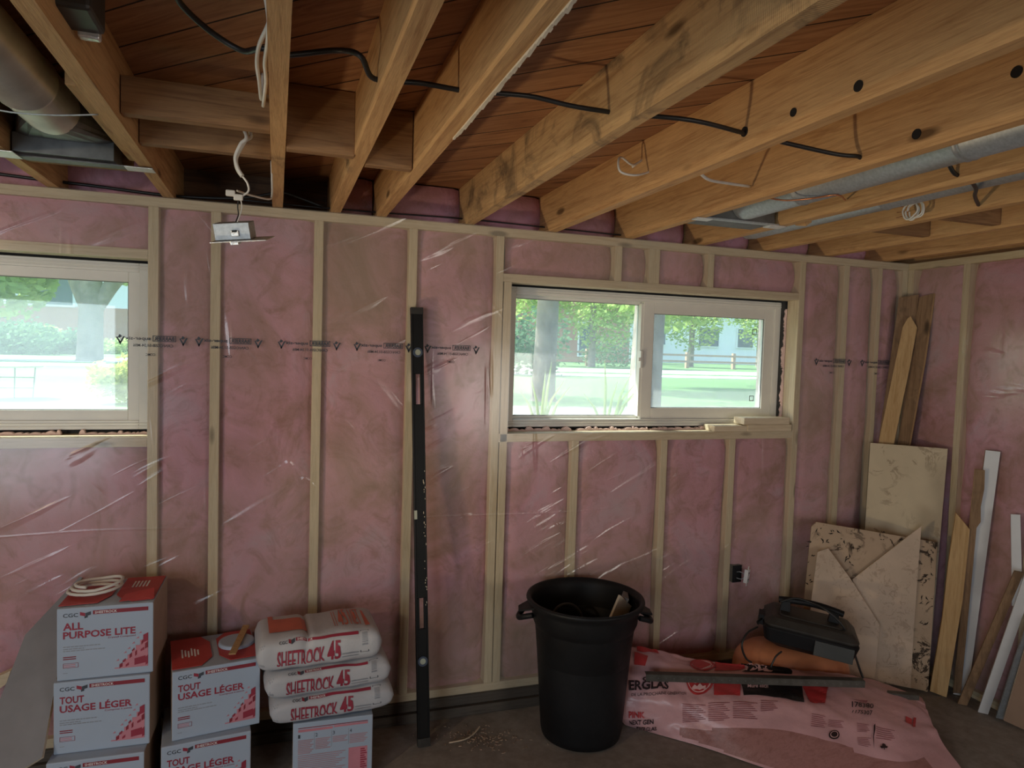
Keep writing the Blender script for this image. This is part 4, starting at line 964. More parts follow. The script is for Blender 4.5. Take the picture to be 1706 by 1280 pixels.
m = MB(); lbox(-hw - 0.0005, -hw + 0.012, 0.512 * Lv, 0.532 * Lv, ht * 0.7, ht + 0.001, 0, m); m.build('vial', 'vial', lv)
m = MB()
rr = random.Random(4)
for k in range(26):
    v = rr.uniform(0.30, 0.62) * Lv; u = hw - 0.004 - rr.random() * 0.01; lbox(u, u + 0.002, v, v + rr.uniform(0.003, 0.010), ht * 0.7, ht * 0.7 + 0.0006 + 0.004, 0, m)
m.build('paint_specks', 'gypsum', lv)

# ------------------------------------------------------------------ rubbish bin
bc = Vector((1.575, -0.300, 0.0)); can = empty('rubbish_bin', bc, 'black round rubbish bin with side handles on the concrete floor', 'rubbish bin')
prof = [(0.0, 0.004), (0.165, 0.004), (0.178, 0.012), (0.184, 0.04), (0.212, 0.40), (0.220, 0.50), (0.226, 0.51), (0.236, 0.535), (0.242, 0.585), (0.244, 0.60), (0.262, 0.612), (0.266, 0.622), (0.264, 0.630), (0.256, 0.633), (0.248, 0.630), (0.238, 0.60), (0.222, 0.5), (0.178, 0.03), (0.0, 0.03)]
MB().lathe(prof, bc, 72).build('bin_body', 'black_plastic', can, smooth=True)
for sgn, a0 in ((-1, rad(162)), (1, rad(-18))):
    dr = Vector((math.cos(a0), math.sin(a0), 0)); tn = Vector((-dr.y, dr.x, 0))
    pts = []
    for k in range(9):
        t = -1 + 2 * k / 8; bow = (1 - t * t)
        pts.append(bc + dr * (0.236 + 0.062 * bow ** 0.6) + tn * (0.062 * t) + Vector((0, 0, 0.560 - 0.030 * bow)))
    m = MB(); m.tube(pts, 0.013, 8)
    m.slab([bc + dr * 0.232 + tn * 0.070 + Vector((0, 0, 0.585)), bc + dr * 0.232 - tn * 0.070 + Vector((0, 0, 0.585)), bc + dr * 0.300 - tn * 0.030 + Vector((0, 0, 0.560)), bc + dr * 0.300 + tn * 0.030 + Vector((0, 0, 0.560))], (0, 0, 0.010))
    m.build('handle', 'black_plastic', can, smooth=False, bevel=0.003)
# rubbish inside
q = bc + Vector((0.10, -0.02, 0.50))
mt = Matrix.Translation(bc + Vector((0.095, -0.075, 0.47))) @ Matrix.Rotation(rad(28), 4, 'Z') @ Matrix.Rotation(rad(38), 4, 'Y')
MB().box(-0.06, 0.06, -0.006, 0.006, -0.03, 0.17, mt=mt).build('plaster_scrap', 'gypsum', bevel=0.002, label='pale plaster scrap sticking up inside the black bin', cat='scrap')
mt = Matrix.Translation(bc + Vector((0.175, 0.03, 0.47))) @ Matrix.Rotation(rad(-25), 4, 'Z') @ Matrix.Rotation(rad(16), 4, 'Y')
MB().box(-0.012, 0.012, -0.045, 0.045, -0.04, 0.15, mt=mt).build('plaster_scrap', 'drywall', bevel=0.002, label='grey strip of scrap standing along the right inside of the bin', cat='scrap')
m = MB(); pts = [bc + Vector((-0.06 + 0.075 * math.cos(t), 0.06 + 0.02 * math.sin(t), 0.50 + 0.07 * math.sin(t))) for t in [k * 2 * PI / 16 for k in range(17)]]
m.tube(pts, 0.007, 8); m.build('rubbish_hoop', 'charcoal', smooth=True, label='dark hoop of rubbish inside the black bin', cat='scrap')
mb = MB(); mb.lathe([(0, 0.42), (0.10, 0.43), (0.17, 0.40), (0.205, 0.37)], bc, 30); 
for v in mb.v: v.z += 0.035 * noise.noise(v * 14)
mb.build('rubbish_bag_contents', 'black_plastic', smooth=True, label='dark crumpled rubbish filling the black bin', cat='rubbish', kind='stuff')

# ------------------------------------------------------------------ insulation package on the floor
rows = [
    [(1046, 1210, 0.004), (1110, 1228, 0.004), (1180, 1248, 0.004), (1290, 1285, 0.004), (1420, 1320, 0.004), (1560, 1330, 0.004), (1612, 1295, 0.004)],
    [(1030, 1200, 0.05), (1110, 1207, 0.06), (1180, 1212, 0.09), (1290, 1214, 0.13), (1400, 1238, 0.13), (1500, 1262, 0.10), (1570, 1235, 0.06)],
    [(1030, 1165, 0.14), (1110, 1170, 0.16), (1180, 1175, 0.17), (1290, 1172, 0.20), (1400, 1190, 0.20), (1480, 1205, 0.18), (1556, 1210, 0.09)],
    [(1030, 1130, 0.22), (1110, 1135, 0.22), (1180, 1136, 0.23), (1290, 1138, 0.23), (1380, 1146, 0.22), (1460, 1160, 0.20), (1545, 1182, 0.12)],
    [(1030, 1100, 0.28), (1110, 1108, 0.27), (1180, 1113, 0.26), (1290, 1118, 0.25), (1380, 1124, 0.23), (1450, 1138, 0.20), (1540, 1172, 0.12)],
    [(1030, 1072, 0.32), (1110, 1088, 0.29), (1180, 1100, 0.27), (1230, 1107, 0.26), (1350, 1117, 0.23), (1440, 1130, 0.19), (1530, 1160, 0.10)],
]
ctl = [[at(a, b, 'z', z) for a, b, z in r] for r in rows]
back = []
for q in ctl[-1]: back.append(Vector((q.x + 0.03, min(-0.045, q.y + 0.10), 0.004)))
pk = Patch(ctl)
ip = empty('insulation_package', (2.4, -0.5, 0), 'torn pink plastic insulation package lying on the floor by the bin', 'insulation package')
def wrk(u, v):
    return 0.012 * noise.noise(Vector((u * 8, v * 5, 1.7))) + 0.013 * abs(noise.noise(Vector((u * 17 + v * 6, v * 7, 3)))) - 0.004
mb = MB(); nu, nv_ = 90, 46
def pkp(u, v, e=0.0):
    q = pk.mp(u, v, 0); n_ = pk.mp(u, v, 1.0) - q
    k = min(1, v * 6)
    q = q + n_ * (wrk(u, v) * k + e); q.z = max(q.z, 0.003 + e); q.y = min(q.y, -0.012)
    return q
for j in range(nv_ + 1):
    for i in range(nu + 1): mb.v.append(pkp(i / nu, j / nv_))
for j in range(nv_):
    for i in range(nu):
        u, v = (i + 0.5) / nu, (j + 0.5) / nv_
        a = j * (nu + 1) + i; mb.f.append([a, a + 1, a + nu + 2, a + nu + 1])
        clear = (0.02 + 0.3 * max(0, 0.42 - u)) < v < (0.185 - 0.01 * math.sin(u * 9)) and 0.22 < u < 0.90 and v > 0.55 * max(0, 0.30 - u) + 0.03
        mb.m.append(1 if clear else 0)
# back skirt to the floor
b = len(mb.v)
for i in range(nu + 1):
    q = pkp(i / nu, 1.0); mb.v.append(Vector((q.x + 0.01, min(-0.02, q.y + 0.06), 0.004)))
for i in range(nu): mb.f.append([nv_ * (nu + 1) + i, nv_ * (nu + 1) + i + 1, b + i + 1, b + i]); mb.m.append(0)
mb.build('plastic_wrap', ['bagpink', 'bagclear'], ip, smooth=True)
def fine_rect(m, r, mi, e=0.002, n=14, nvv=6):
    x0, x1, y0, y1 = r; b = len(m.v)
    for j in range(nvv + 1):
        for i in range(n + 1): m.v.append(pkp(x0 + (x1 - x0) * i / n, y0 + (y1 - y0) * j / nvv, e))
    for j in range(nvv):
        for i in range(n): a = b + j * (n + 1) + i; m.f.append([a, a + 1, a + n + 2, a + n + 1]); m.m.append(mi)
GRID = []
for j in range(61):
    for i in range(121):
        q = pkp(i / 120, j / 60); d_ = q - CAM; z = d_.dot(FW); GRID.append((W / 2 + FPX * d_.dot(RT) / z, H / 2 - FPX * d_.dot(UP) / z, i / 120, j / 60))
def inv(px, py):
    b = min(GRID, key=lambda g: (g[0] - px) ** 2 + (g[1] - py) ** 2)
    return b[2], b[3]
def quadmap(c):
    """c: survey positions of the print's lower-left, lower-right, upper-right, upper-left corner"""
    k = [inv(*p_) for p_ in c]
    def f(s, t, e=0.0):
        u = (1 - t) * ((1 - s) * k[0][0] + s * k[1][0]) + t * ((1 - s) * k[3][0] + s * k[2][0])
        v = (1 - t) * ((1 - s) * k[0][1] + s * k[1][1]) + t * ((1 - s) * k[3][1] + s * k[2][1])
        return pkp(u, v, 0.003 + e)
    return f
def qfill(m, c, mi, n=10, e=0.0):
    f = quadmap(c); b = len(m.v)
    for j in range(n + 1):
        for i in range(n + 1): m.v.append(f(i / n, j / n, e))
    for j in range(n):
        for i in range(n): a = b + j * (n + 1) + i; m.f.append([a, a + 1, a + n + 2, a + n + 1]); m.m.append(mi)
def qtext(m, body, c, mi, bold=0.02, e=0.002):
    f = quadmap(c); put_text(m, body, (0, 1, 0, 1), lambda u, v, ee: f(u, v, e), mi, bold, 0)
pr = MB()   # slots: 0 red 1 black 2 text 3 mauve 4 pale
qfill(pr, [(1190, 1158), (1232, 1159), (1231, 1135), (1190, 1134)], 0, e=0.0); qfill(pr, [(1192, 1118), (1232, 1119), (1232, 1106), (1190, 1104)], 0)
qfill(pr, [(1236, 1159), (1338, 1170), (1336, 1140), (1236, 1136)], 1); qfill(pr, [(1236, 1120), (1320, 1124), (1290, 1112), (1236, 1106)], 1)
qfill(pr, [(1350, 1172), (1375, 1172), (1382, 1146), (1338, 1143)], 0, e=0.001)
f = quadmap([(1143, 1160), (1190, 1160), (1190, 1134), (1143, 1134)])
pts_o = [(0.5 + 0.5 * math.cos(t), 1.0 + 1.0 * math.sin(t)) for t in [PI + k * PI / 16 for k in range(17)]]
for sc, mi, e in ((1.0, 0, 0.001), (0.86, 4, 0.002), (0.80, 0, 0.003)):
    pr.add([f(0.5 + (x - 0.5) * sc, 1 + (y - 1) * sc, e) for x, y in pts_o], [tuple(range(17))], mi)
pr.add([f(0.25 + 0.5 * k / 5, (0.45, 0.62, 0.5, 0.7, 0.5, 0.6)[k], 0.004) for k in range(6)] + [f(0.75 - 0.5 * k / 5, 0.30 + 0.05 * (k % 2), 0.004) for k in range(6)], [tuple(range(12))], 4)
f = quadmap([(1150, 1119), (1192, 1120), (1190, 1103), (1150, 1097)])
for sc, mi, e in ((1.0, 0, 0.001), (0.86, 4, 0.002), (0.80, 0, 0.003)):
    pr.add([f(0.5 + 0.5 * sc * math.cos(t), 0.5 + 0.5 * sc * math.sin(t), e) for t in [k * PI / 10 for k in range(20)]], [tuple(range(20))], mi)
qfill(pr, [(1058, 1108), (1076, 1110), (1078, 1094), (1058, 1088)], 0); qfill(pr, [(1062, 1086), (1096, 1090), (1094, 1082), (1060, 1077)], 0)
qtext(pr, 'GEN', [(1068, 1135), (1104, 1137), (1104, 1131), (1068, 1129)], 2, 0.03)
qtext(pr, 'ERGLAS', [(1050, 1150), (1113, 1150), (1113, 1135), (1050, 1134)], 2, 0.03)
qtext(pr, 'DE LA PROCHAINE GÉNÉRATION', [(1052, 1160), (1142, 1159), (1142, 1154), (1052, 1154)], 2, 0.0)
qtext(pr, 'PINK', [(1046, 1196), (1074, 1195), (1074, 1185), (1046, 1185)], 0, 0.03)
qtext(pr, 'NEXT GEN', [(1050, 1207), (1088, 1206), (1088, 1199), (1050, 1199)], 2, 0.02)
qtext(pr, 'FIBERGLAS', [(1060, 1217), (1094, 1216), (1094, 1210), (1060, 1210)], 2, 0.02)
for cx0, cx1, cy0, cy1, nl in ((1137, 1176, 1174, 1204, 10), (1180, 1216, 1172, 1202, 10), (1222, 1262, 1170, 1200, 9), (1266, 1298, 1169, 1186, 6)):
    f = quadmap([(cx0, cy1), (cx1, cy1), (cx1, cy0), (cx0, cy0)])
    for k in range(nl): 
        v = 1 - (k + 0.5) / nl; put_rect(pr, (0.0, 1.0 - 0.25 * ((k * 3) % 4) / 3, v, v + 0.35 / nl), lambda u, v_, e: f(u, v_, 0.001), 3, 0, 4)
qtext(pr, 'Mure each', [(1243, 1147), (1278, 1147), (1278, 1141), (1243, 1141)], 4, 0.02, 0.003)
qtext(pr, 'ISOL.', [(1240, 1120), (1284, 1122), (1280, 1112), (1244, 1108)], 4, 0.03, 0.003)
qtext(pr, '178380', [(1419, 1180), (1456, 1184), (1456, 1174), (1420, 1170)], 2, 0.02); qtext(pr, '1175307', [(1420, 1191), (1453, 1195), (1453, 1187), (1421, 1184)], 2, 0.015)
qfill(pr, [(1420, 1182.5), (1458, 1187), (1458, 1185), (1420, 1181)], 3, 4, 0.001); qfill(pr, [(1419, 1167), (1444, 1171), (1444, 1169), (1419, 1165)], 3, 4, 0.001)
for cx0, cx1, cy0, cy1, sl, nl in ((1350, 1376, 1190, 1212, 4, 7), (1380, 1404, 1200, 1212, 3, 5), (1428, 1448, 1204, 1220, 3, 6), (1428, 1450, 1228, 1244, 3, 6), (1460, 1490, 1212, 1232, 4, 6)):
    f = quadmap([(cx0, cy1), (cx1, cy1 + sl), (cx1, cy0 + sl), (cx0, cy0)])
    for k in range(nl):
        v = 1 - (k + 0.5) / nl; put_rect(pr, (0.0, 1.0 - 0.2 * ((k * 3) % 4) / 3, v, v + 0.32 / nl), lambda u, v_, e, f=f: f(u, v_, 0.001), 3, 0, 4)
for a, b in ((1408, 1200), (1456, 1208)): qfill(pr, [(a, b + 40), (a + 1, b + 40), (a + 1, b), (a, b)], 2, 4, 0.001)
f = quadmap([(1381, 1234), (1397, 1234), (1397, 1217), (1381, 1217)])
for sc, mi, e in ((1.0, 2, 0.001), (0.75, 4, 0.002), (0.6, 2, 0.003)): pr.add([f(0.5 + 0.5 * sc * math.cos(t), 0.5 + 0.5 * sc * math.sin(t), e) for t in [k * PI / 8 for k in range(16)]], [tuple(range(16))], mi)
f = quadmap([(1464, 1250), (1478, 1250), (1478, 1238), (1464, 1238)])
pr.add([f(x, y, 0.002) for x, y in ((0.45, 0), (0.55, 0), (0.55, 0.25), (0.9, 0.2), (1, 0.5), (0.75, 0.6), (0.7, 0.85), (0.5, 1), (0.3, 0.85), (0.25, 0.6), (0, 0.5), (0.1, 0.2), (0.45, 0.25))], [tuple(range(13))], 2)
qfill(pr, [(1508, 1206), (1520, 1210), (1520, 1199), (1507, 1195)], 0, 4, 0.001); qfill(pr, [(1522, 1212), (1525, 1213), (1525, 1198), (1522, 1197)], 0, 4, 0.001)
pr.build('package_print', ['bagred', 'bagblack', 'bagtext', 'bagmauve', 'bagpale'], ip)
# dark slotted steel angles lying on the package
def angle(p0, p1, label, w=0.032, hgt=0.03, holes_=True):
    g = empty('steel_angle', p0, label, 'steel bar', 'slotted steel angles on the package')
    p0, p1 = Vector(p0), Vector(p1); d_ = (p1 - p0).normalized(); s_ = d_.cross(Vector((0, 0, 1))).normalized()
    m = MB(); m.bar(p0 + s_ * w / 2, p1 + s_ * w / 2, 0.0025, hgt); m.bar(p0 + Vector((0, 0, hgt / 2)), p1 + Vector((0, 0, hgt / 2)), w, 0.0025); m.build('angle_profile', 'steel', g)
    L_ = (p1 - p0).length; m = MB(); rot = Matrix(((d_.x, 0, s_.x, 0), (d_.y, 0, s_.y, 0), (d_.z, 1, s_.z, 0), (0, 0, 0, 1)))
    k = 0.02
    while k < L_ - 0.02:
        c_ = p0 + d_ * k + s_ * (w / 2 + 0.0014); m.lathe([(0.0, 0.0), (0.0028, 0.0), (0.0028, -0.001)], c_, 8, mt=rot); k += 0.036
    m.build('punched_holes', 'galv_dark', g, kind='stuff')
angle(at(1075, 1127, 'z', 0.262), at(1438, 1138, 'z', 0.262), 'longer dark slotted steel angle across the pink package')
angle(at(1150, 1130, 'z', 0.240), at(1528, 1161, 'z', 0.165), 'lower dark slotted steel angle reaching the right end of the package', 0.028, 0.022)

# ------------------------------------------------------------------ orange sack, black tool case and cord
osk = empty('orange_sack', (2.72, -0.30, 0), 'orange plastic sack under the black tool case', 'sack')
mb = MB(); ns, nt_ = 26, 28
for i in range(ns + 1):
    s_ = i / ns; x = 2.43 + 0.62 * s_; ed = max(0.0, 1 - abs(2 * s_ - 1) ** 3.2) ** 0.5
    for k in range(nt_):
        t = 2 * PI * k / nt_; c, q = math.cos(t), math.sin(t); hgt = 0.335 - 0.08 * s_
        yy = -0.27 + 0.04 * s_ * -1 + 0.16 * ed * sp(c, 0.7); zz = hgt / 2 * (1 + ed * sp(q, 0.75)) + 0.012 * noise.noise(Vector((x * 9, t, 2))) * ed
        mb.v.append(Vector((x, yy, max(0.003, zz))))
for i in range(ns):
    for k in range(nt_): k2 = (k + 1) % nt_; mb.f.append([i * nt_ + k, i * nt_ + k2, (i + 1) * nt_ + k2, (i + 1) * nt_ + k]); mb.m.append(0)
mb.build('sack_body', 'orange', osk, smooth=True)
cs = empty('tool_case', (2.72, -0.42, 0.30), 'black compressor-like tool case with carry handle and cord', 'tool case')
MT = Matrix.Translation((2.725, -0.40, 0.318)) @ Matrix.Rotation(rad(-38), 4, 'Z') @ Matrix.Rotation(rad(6), 4, 'Y')
def rrect(hx, hy, r, z, n=5):
    out = []
    for (cx_, cy_, a0) in ((hx - r, hy - r, 0), (-hx + r, hy - r, 90), (-hx + r, -hy + r, 180), (hx - r, -hy + r, 270)):
        for k in range(n + 1): a = rad(a0 + 90 * k / n); out.append(Vector((cx_ + r * math.cos(a), cy_ + r * math.sin(a), z)))
    return out
def loft(m, rings, mi=0, mt=None):
    b = len(m.v); n = len(rings[0])
    for rg in rings: m.v += [(mt @ q if mt is not None else q) for q in rg]
    for i in range(len(rings) - 1):
        for k in range(n): k2 = (k + 1) % n; m.f.append([b + i * n + k, b + i * n + k2, b + (i + 1) * n + k2, b + (i + 1) * n + k]); m.m.append(mi)
    m.f.append([b + k for k in range(n)][::-1]); m.m.append(mi); m.f.append([b + (len(rings) - 1) * n + k for k in range(n)]); m.m.append(mi)
m = MB(); loft(m, [rrect(0.15, 0.09, 0.03, 0.0), rrect(0.20, 0.13, 0.04, 0.03), rrect(0.215, 0.142, 0.04, 0.095), rrect(0.205, 0.135, 0.04, 0.105)], 0, MT); m.build('case_body', 'black_plastic', cs, bevel=0.002)
m = MB(); loft(m, [rrect(0.208, 0.138, 0.04, 0.105), rrect(0.212, 0.140, 0.04, 0.115), rrect(0.18, 0.115, 0.035, 0.145), rrect(0.16, 0.095, 0.03, 0.150)], 0, MT); m.build('case_lid', 'charcoal', cs, bevel=0.002)
m = MB(); loft(m, [rrect(0.145, 0.082, 0.025, 0.150), rrect(0.14, 0.078, 0.025, 0.155)], 0, MT); m.build('lid_panel', 'charcoal', cs, bevel=0.001)
m = MB()
for sx in (-0.12, 0.10): m.slab([MT @ Vector((sx - 0.025, -0.02, 0.148)), MT @ Vector((sx + 0.025, -0.02, 0.148)), MT @ Vector((sx + 0.018, -0.014, 0.205)), MT @ Vector((sx - 0.018, -0.014, 0.205))], (MT.to_3x3() @ Vector((0, 0.036, 0))))
m.tube([MT @ Vector(q) for q in ((-0.155, 0, 0.20), (-0.10, 0.0, 0.208), (0.0, 0.0, 0.215), (0.09, 0.0, 0.208), (0.14, 0.0, 0.20))], 0.016, 10); m.build('carry_handle', 'black_plastic', cs, bevel=0.002)
m = MB(); m.box(0.02, 0.19, -0.146, -0.138, 0.022, 0.092, mt=MT); m.build('front_label', 'label_grey', cs, bevel=0.002)
m = MB(); m.box(-0.235, -0.20, -0.05, 0.03, 0.07, 0.12, mt=MT); m.tube([MT @ Vector(q) for q in ((-0.22, -0.05, 0.10), (-0.24, -0.09, 0.095), (-0.235, -0.11, 0.09))], 0.005, 6); m.build('latch', 'black_plastic', cs, bevel=0.004)
cable('power_cord', [at(1300, 1003, 'y', -0.35), at(1325, 997, 'y', -0.38), at(1350, 1004, 'y', -0.42), at(1378, 1018, 'y', -0.50), at(1405, 1045, 'y', -0.55), at(1422, 1085, 'y', -0.55), at(1432, 1115, 'y', -0.56), at(1438, 1130, 'y', -0.57)], 0.0052, 'black_cable', 'black power cord draped over the tool case and down its right side', kinds='cord')
cable('air_hose', [at(1262, 1045, 'y', -0.36), at(1245, 1055, 'y', -0.40), at(1236, 1075, 'y', -0.42), at(1242, 1096, 'y', -0.42), at(1252, 1104, 'y', -0.42)], 0.0048, 'black_cable', 'black hose looping down from the left end of the tool case', kinds='hose')
cable('air_hose', [at(1302, 1086, 'y', -0.52), at(1292, 1095, 'y', -0.53), at(1284, 1112, 'y', -0.53)], 0.0042, 'black_cable', 'short black hose hanging over the orange sack', kinds='hose')

# ------------------------------------------------------------------ boards in the corner
def plane3(a, b, c):
    n_ = (b - a).cross(c - a).normalized()
    return a, (n_ if n_.dot(CAM - a) > 0 else -n_)
def sheet(name, pl, px, th, mats, label, cat, bev=0.0):
    poly = [onpl(a, b, *pl) for a, b in px]
    for q in poly: q.z = max(q.z, 0.002)
    return MB().slab(poly, -pl[1] * th, 0, 1).build(name, mats, label=label, cat=cat, bevel=bev)
# big pale panel
P1 = plane3(Vector((3.43, -0.045, 1.27)), Vector((3.655, -0.333, 1.27)), Vector((3.495, -0.437, 0)))
sheet('pale_panel', P1, [(1450, 738), (1579, 748), (1566, 900), (1545, 1153), (1425, 1137)], 0.012, ['panel_white', 'splinter'], 'tall cream painted panel leaning in the right corner', 'panel')
off = P1[1]
P2 = (P1[0] + off * 0.035, (P1[1] + Vector((-0.10, -0.22, -0.02))).normalized())
P2 = plane3(at(1352, 872, 'y', -0.10), at(1562, 905, 'y', -0.41), at(1545, 1153, 'z', 0.0) + Vector((-0.03, -0.03, 0)))
sheet('spattered_panel', P2, [(1352, 878), (1360, 870), (1562, 904), (1546, 1152), (1330, 1112), (1340, 1000)], 0.010, ['panel_dirty', 'splinter'], 'wide spattered panel with drips behind the triangular sheets', 'panel')
m = MB(); rr = random.Random(12)
for (cx_, cy_, n_) in ((1362, 888, 5), (1390, 886, 5), (1352, 905, 4), (1400, 905, 4), (1378, 908, 4), (1350, 930, 3), (1346, 965, 4), (1415, 935, 6), (1470, 892, 5), (1548, 920, 4), (1546, 960, 5), (1540, 1000, 5), (1538, 1040, 5), (1530, 1090, 4)):
    for k in range(n_):
        px, py = cx_ + rr.uniform(-7, 7), cy_ + rr.uniform(-8, 8); a_ = rr.uniform(0, 6.28); l_ = rr.uniform(1.5, 6); w_ = rr.uniform(0.5, 1.3)
        m.slab([onpl(px + l_ * math.cos(a_), py + l_ * math.sin(a_), P2[0] + P2[1] * 0.0008, P2[1]), onpl(px - w_ * math.sin(a_), py + w_ * math.cos(a_), P2[0] + P2[1] * 0.0008, P2[1]), onpl(px - l_ * 0.7 * math.cos(a_ + 0.5), py - l_ * 0.7 * math.sin(a_ + 0.5), P2[0] + P2[1] * 0.0008, P2[1]), onpl(px + w_ * math.sin(a_), py - w_ * math.cos(a_), P2[0] + P2[1] * 0.0008, P2[1])], P2[1] * 0.0006)
m.build('paint_spatter', 'hole', bpy.data.objects['spattered_panel'], kind='stuff')
P3 = (P2[0] + P2[1] * 0.022, P2[1])
sheet('triangular_panel', P3, [(1535, 877), (1420, 966), (1445, 1040), (1440, 1128), (1517, 1147), (1523, 1040)], 0.009, ['panel_clean', 'gypsum'], 'triangular pale sheet with pointed top right corner', 'panel')
P4 = (P2[0] + P2[1] * 0.062, P2[1])
sheet('angled_panel', P4, [(1362, 920), (1380, 914), (1418, 966), (1466, 1042), (1457, 1132), (1340, 1112), (1352, 1000)], 0.009, ['panel_clean', 'gypsum'], 'pale sheet with a slanted right edge, frontmost of the panels', 'panel')
# tall boards behind
def lean(px, dz, top_pts, label, mats=('lumber', 'lumber'), th=0.03, name='leaning_board', cat='board'):
    pass
T0 = plane3(at(1498, 496, 'y', -0.03), at(1531, 491, 'y', -0.10), at(1463, 740, 'y', -0.03))
sheet('leaning_board', T0, [(1498, 496), (1531, 491), (1524, 560), (1487, 760), (1460, 760)], 0.019, ['lumber_dark', 'lumber'], 'tall dark board leaning in the corner, left of the pair', 'board')
T1 = (T0[0] + T0[1] * 0.028, T0[1])
sheet('leaning_board', T1, [(1512, 531), (1517, 527), (1528, 546), (1516, 610), (1484, 765), (1458, 765), (1484, 640), (1504, 545)], 0.026, ['lumber', 'lumber'], 'notched tan board in front of the tall dark corner board', 'board')
T2 = plane3(at(1533, 494, 'y', -0.115), at(1555, 489, 'y', -0.18), at(1497, 741, 'y', -0.09))
sheet('leaning_board', T2, [(1532, 495), (1556, 489), (1540, 600), (1510, 765), (1492, 762), (1515, 600)], 0.019, ['lumber_dark', 'lumber'], 'narrow tall board nearest the right wall in the corner', 'board')
# boards against the right wall
def wallboard(pt, pb, px, th, mats, label, name='leaning_board', cat='board', yawn=0.35):
    ax_ = (pt - pb).normalized(); n_ = Vector((-1, -yawn, 0)); n_ = (n_ - ax_ * n_.dot(ax_)).normalized()
    return sheet(name, (pb, n_), px, th, mats, label, cat, 0.001)
wallboard(at(1655, 752, 'x', 3.655), at(1597, 1160, 'z', 0.0), [(1642, 750), (1667, 753), (1612, 1162), (1588, 1157)], 0.018, ['white_trim', 'lumber_dark'], 'tallest white painted trim board leaning on the right wall', yawn=1.0)
wallboard(at(1632, 785, 'x', 3.59), at(1592, 1161, 'z', 0.0), [(1624, 782), (1641, 784), (1640, 815), (1634, 845), (1634, 870), (1627, 880), (1601, 1156), (1588, 1155)], 0.012, ['lumber_dark', 'lumber'], 'torn brown board in front of the tallest white trim', yawn=1.0)
wallboard(at(1604, 870, 'x', 3.55), at(1562, 1160, 'z', 0.0), [(1593, 855), (1616, 883), (1604, 1000), (1577, 1165), (1549, 1152), (1570, 1030), (1580, 940)], 0.030, ['lumber', 'lumber'], 'yellow board with pointed cut top beside the cream panel', yawn=1.0)
wallboard(at(1692, 860, 'x', 3.655), at(1690, 1010, 'x', 3.64), [(1684, 857), (1700, 858), (1704, 1010), (1686, 1010)], 0.012, ['white_trim', 'white_trim'], 'short white trim piece near the right edge of the wall', yawn=0.9)
wallboard(at(1698, 950, 'x', 3.60), at(1605, 1176, 'z', 0.0), [(1690, 952), (1706, 955), (1611, 1183), (1595, 1175)], 0.012, ['lumber_dark', 'lumber_dark'], 'brown slanting board between the white boards near the right edge', yawn=1.0)
wallboard(at(1712, 955, 'x', 3.60), at(1638, 1190, 'z', 0.0), [(1710, 950), (1729, 955), (1646, 1194), (1629, 1187)], 0.012, ['white_trim', 'white_trim'], 'long white board leaning steeply near the right edge', yawn=1.0)
tr = wallboard(at(1712, 1050, 'x', 3.62), at(1666, 1199, 'z', 0.0), [(1712, 1040), (1722, 1045), (1700, 1110), (1674, 1200), (1659, 1198), (1690, 1100)], 0.020, ['galv', 'galv'], 'slotted metal track leaning at the right edge', 'metal_track', 'metal track', yawn=1.0)
wallboard(at(1760, 900, 'x', 3.62), at(1690, 1214, 'z', 0.0), [(1672, 1201), (1706, 1227), (1738, 1251), (1738, 1060), (1722, 1032)], 0.0127, ['drywall_back', 'gypsum'], 'brown-backed sheet standing on the floor at the right edge', 'drywall_sheet', 'drywall sheet', yawn=1.0)

# ------------------------------------------------------------------ crumbs on the floor
mb = MB(); rr = random.Random(9)
def chip(c, l, w, a, t=0.003):
    d_ = Vector((math.cos(a), math.sin(a), 0)); s_ = Vector((-d_.y, d_.x, 0)); mb.slab([c + d_ * l, c + s_ * w, c - d_ * l * 0.8, c - s_ * w * 0.8], (0, 0, t))
for k in range(150):
    px = rr.gauss(800, 34); py = rr.gauss(1232, 11) ; c = at(px, py, 'z', 0.001); chip(c, rr.uniform(0.002, 0.010), rr.uniform(0.001, 0.004), rr.uniform(0, 6))
for k in range(80):
    c = Vector((rr.uniform(0.7, 3.4), rr.uniform(-1.6, -0.1), 0.001)); chip(c, rr.uniform(0.002, 0.007), rr.uniform(0.001, 0.004), rr.uniform(0, 6))
mb.build('debris_crumbs', 'dust', kind='stuff', label='scattered sawdust and plaster crumbs on the floor', cat='debris')
MB().tube([at(748, 1238, 'z', 0.006), at(775, 1232, 'z', 0.008), at(790, 1222, 'z', 0.012), at(799, 1211, 'z', 0.016)], 0.0035, 5).build('wood_splinter', 'splinter', label='long pale wood splinter on the floor between level and bin', cat='splinter')

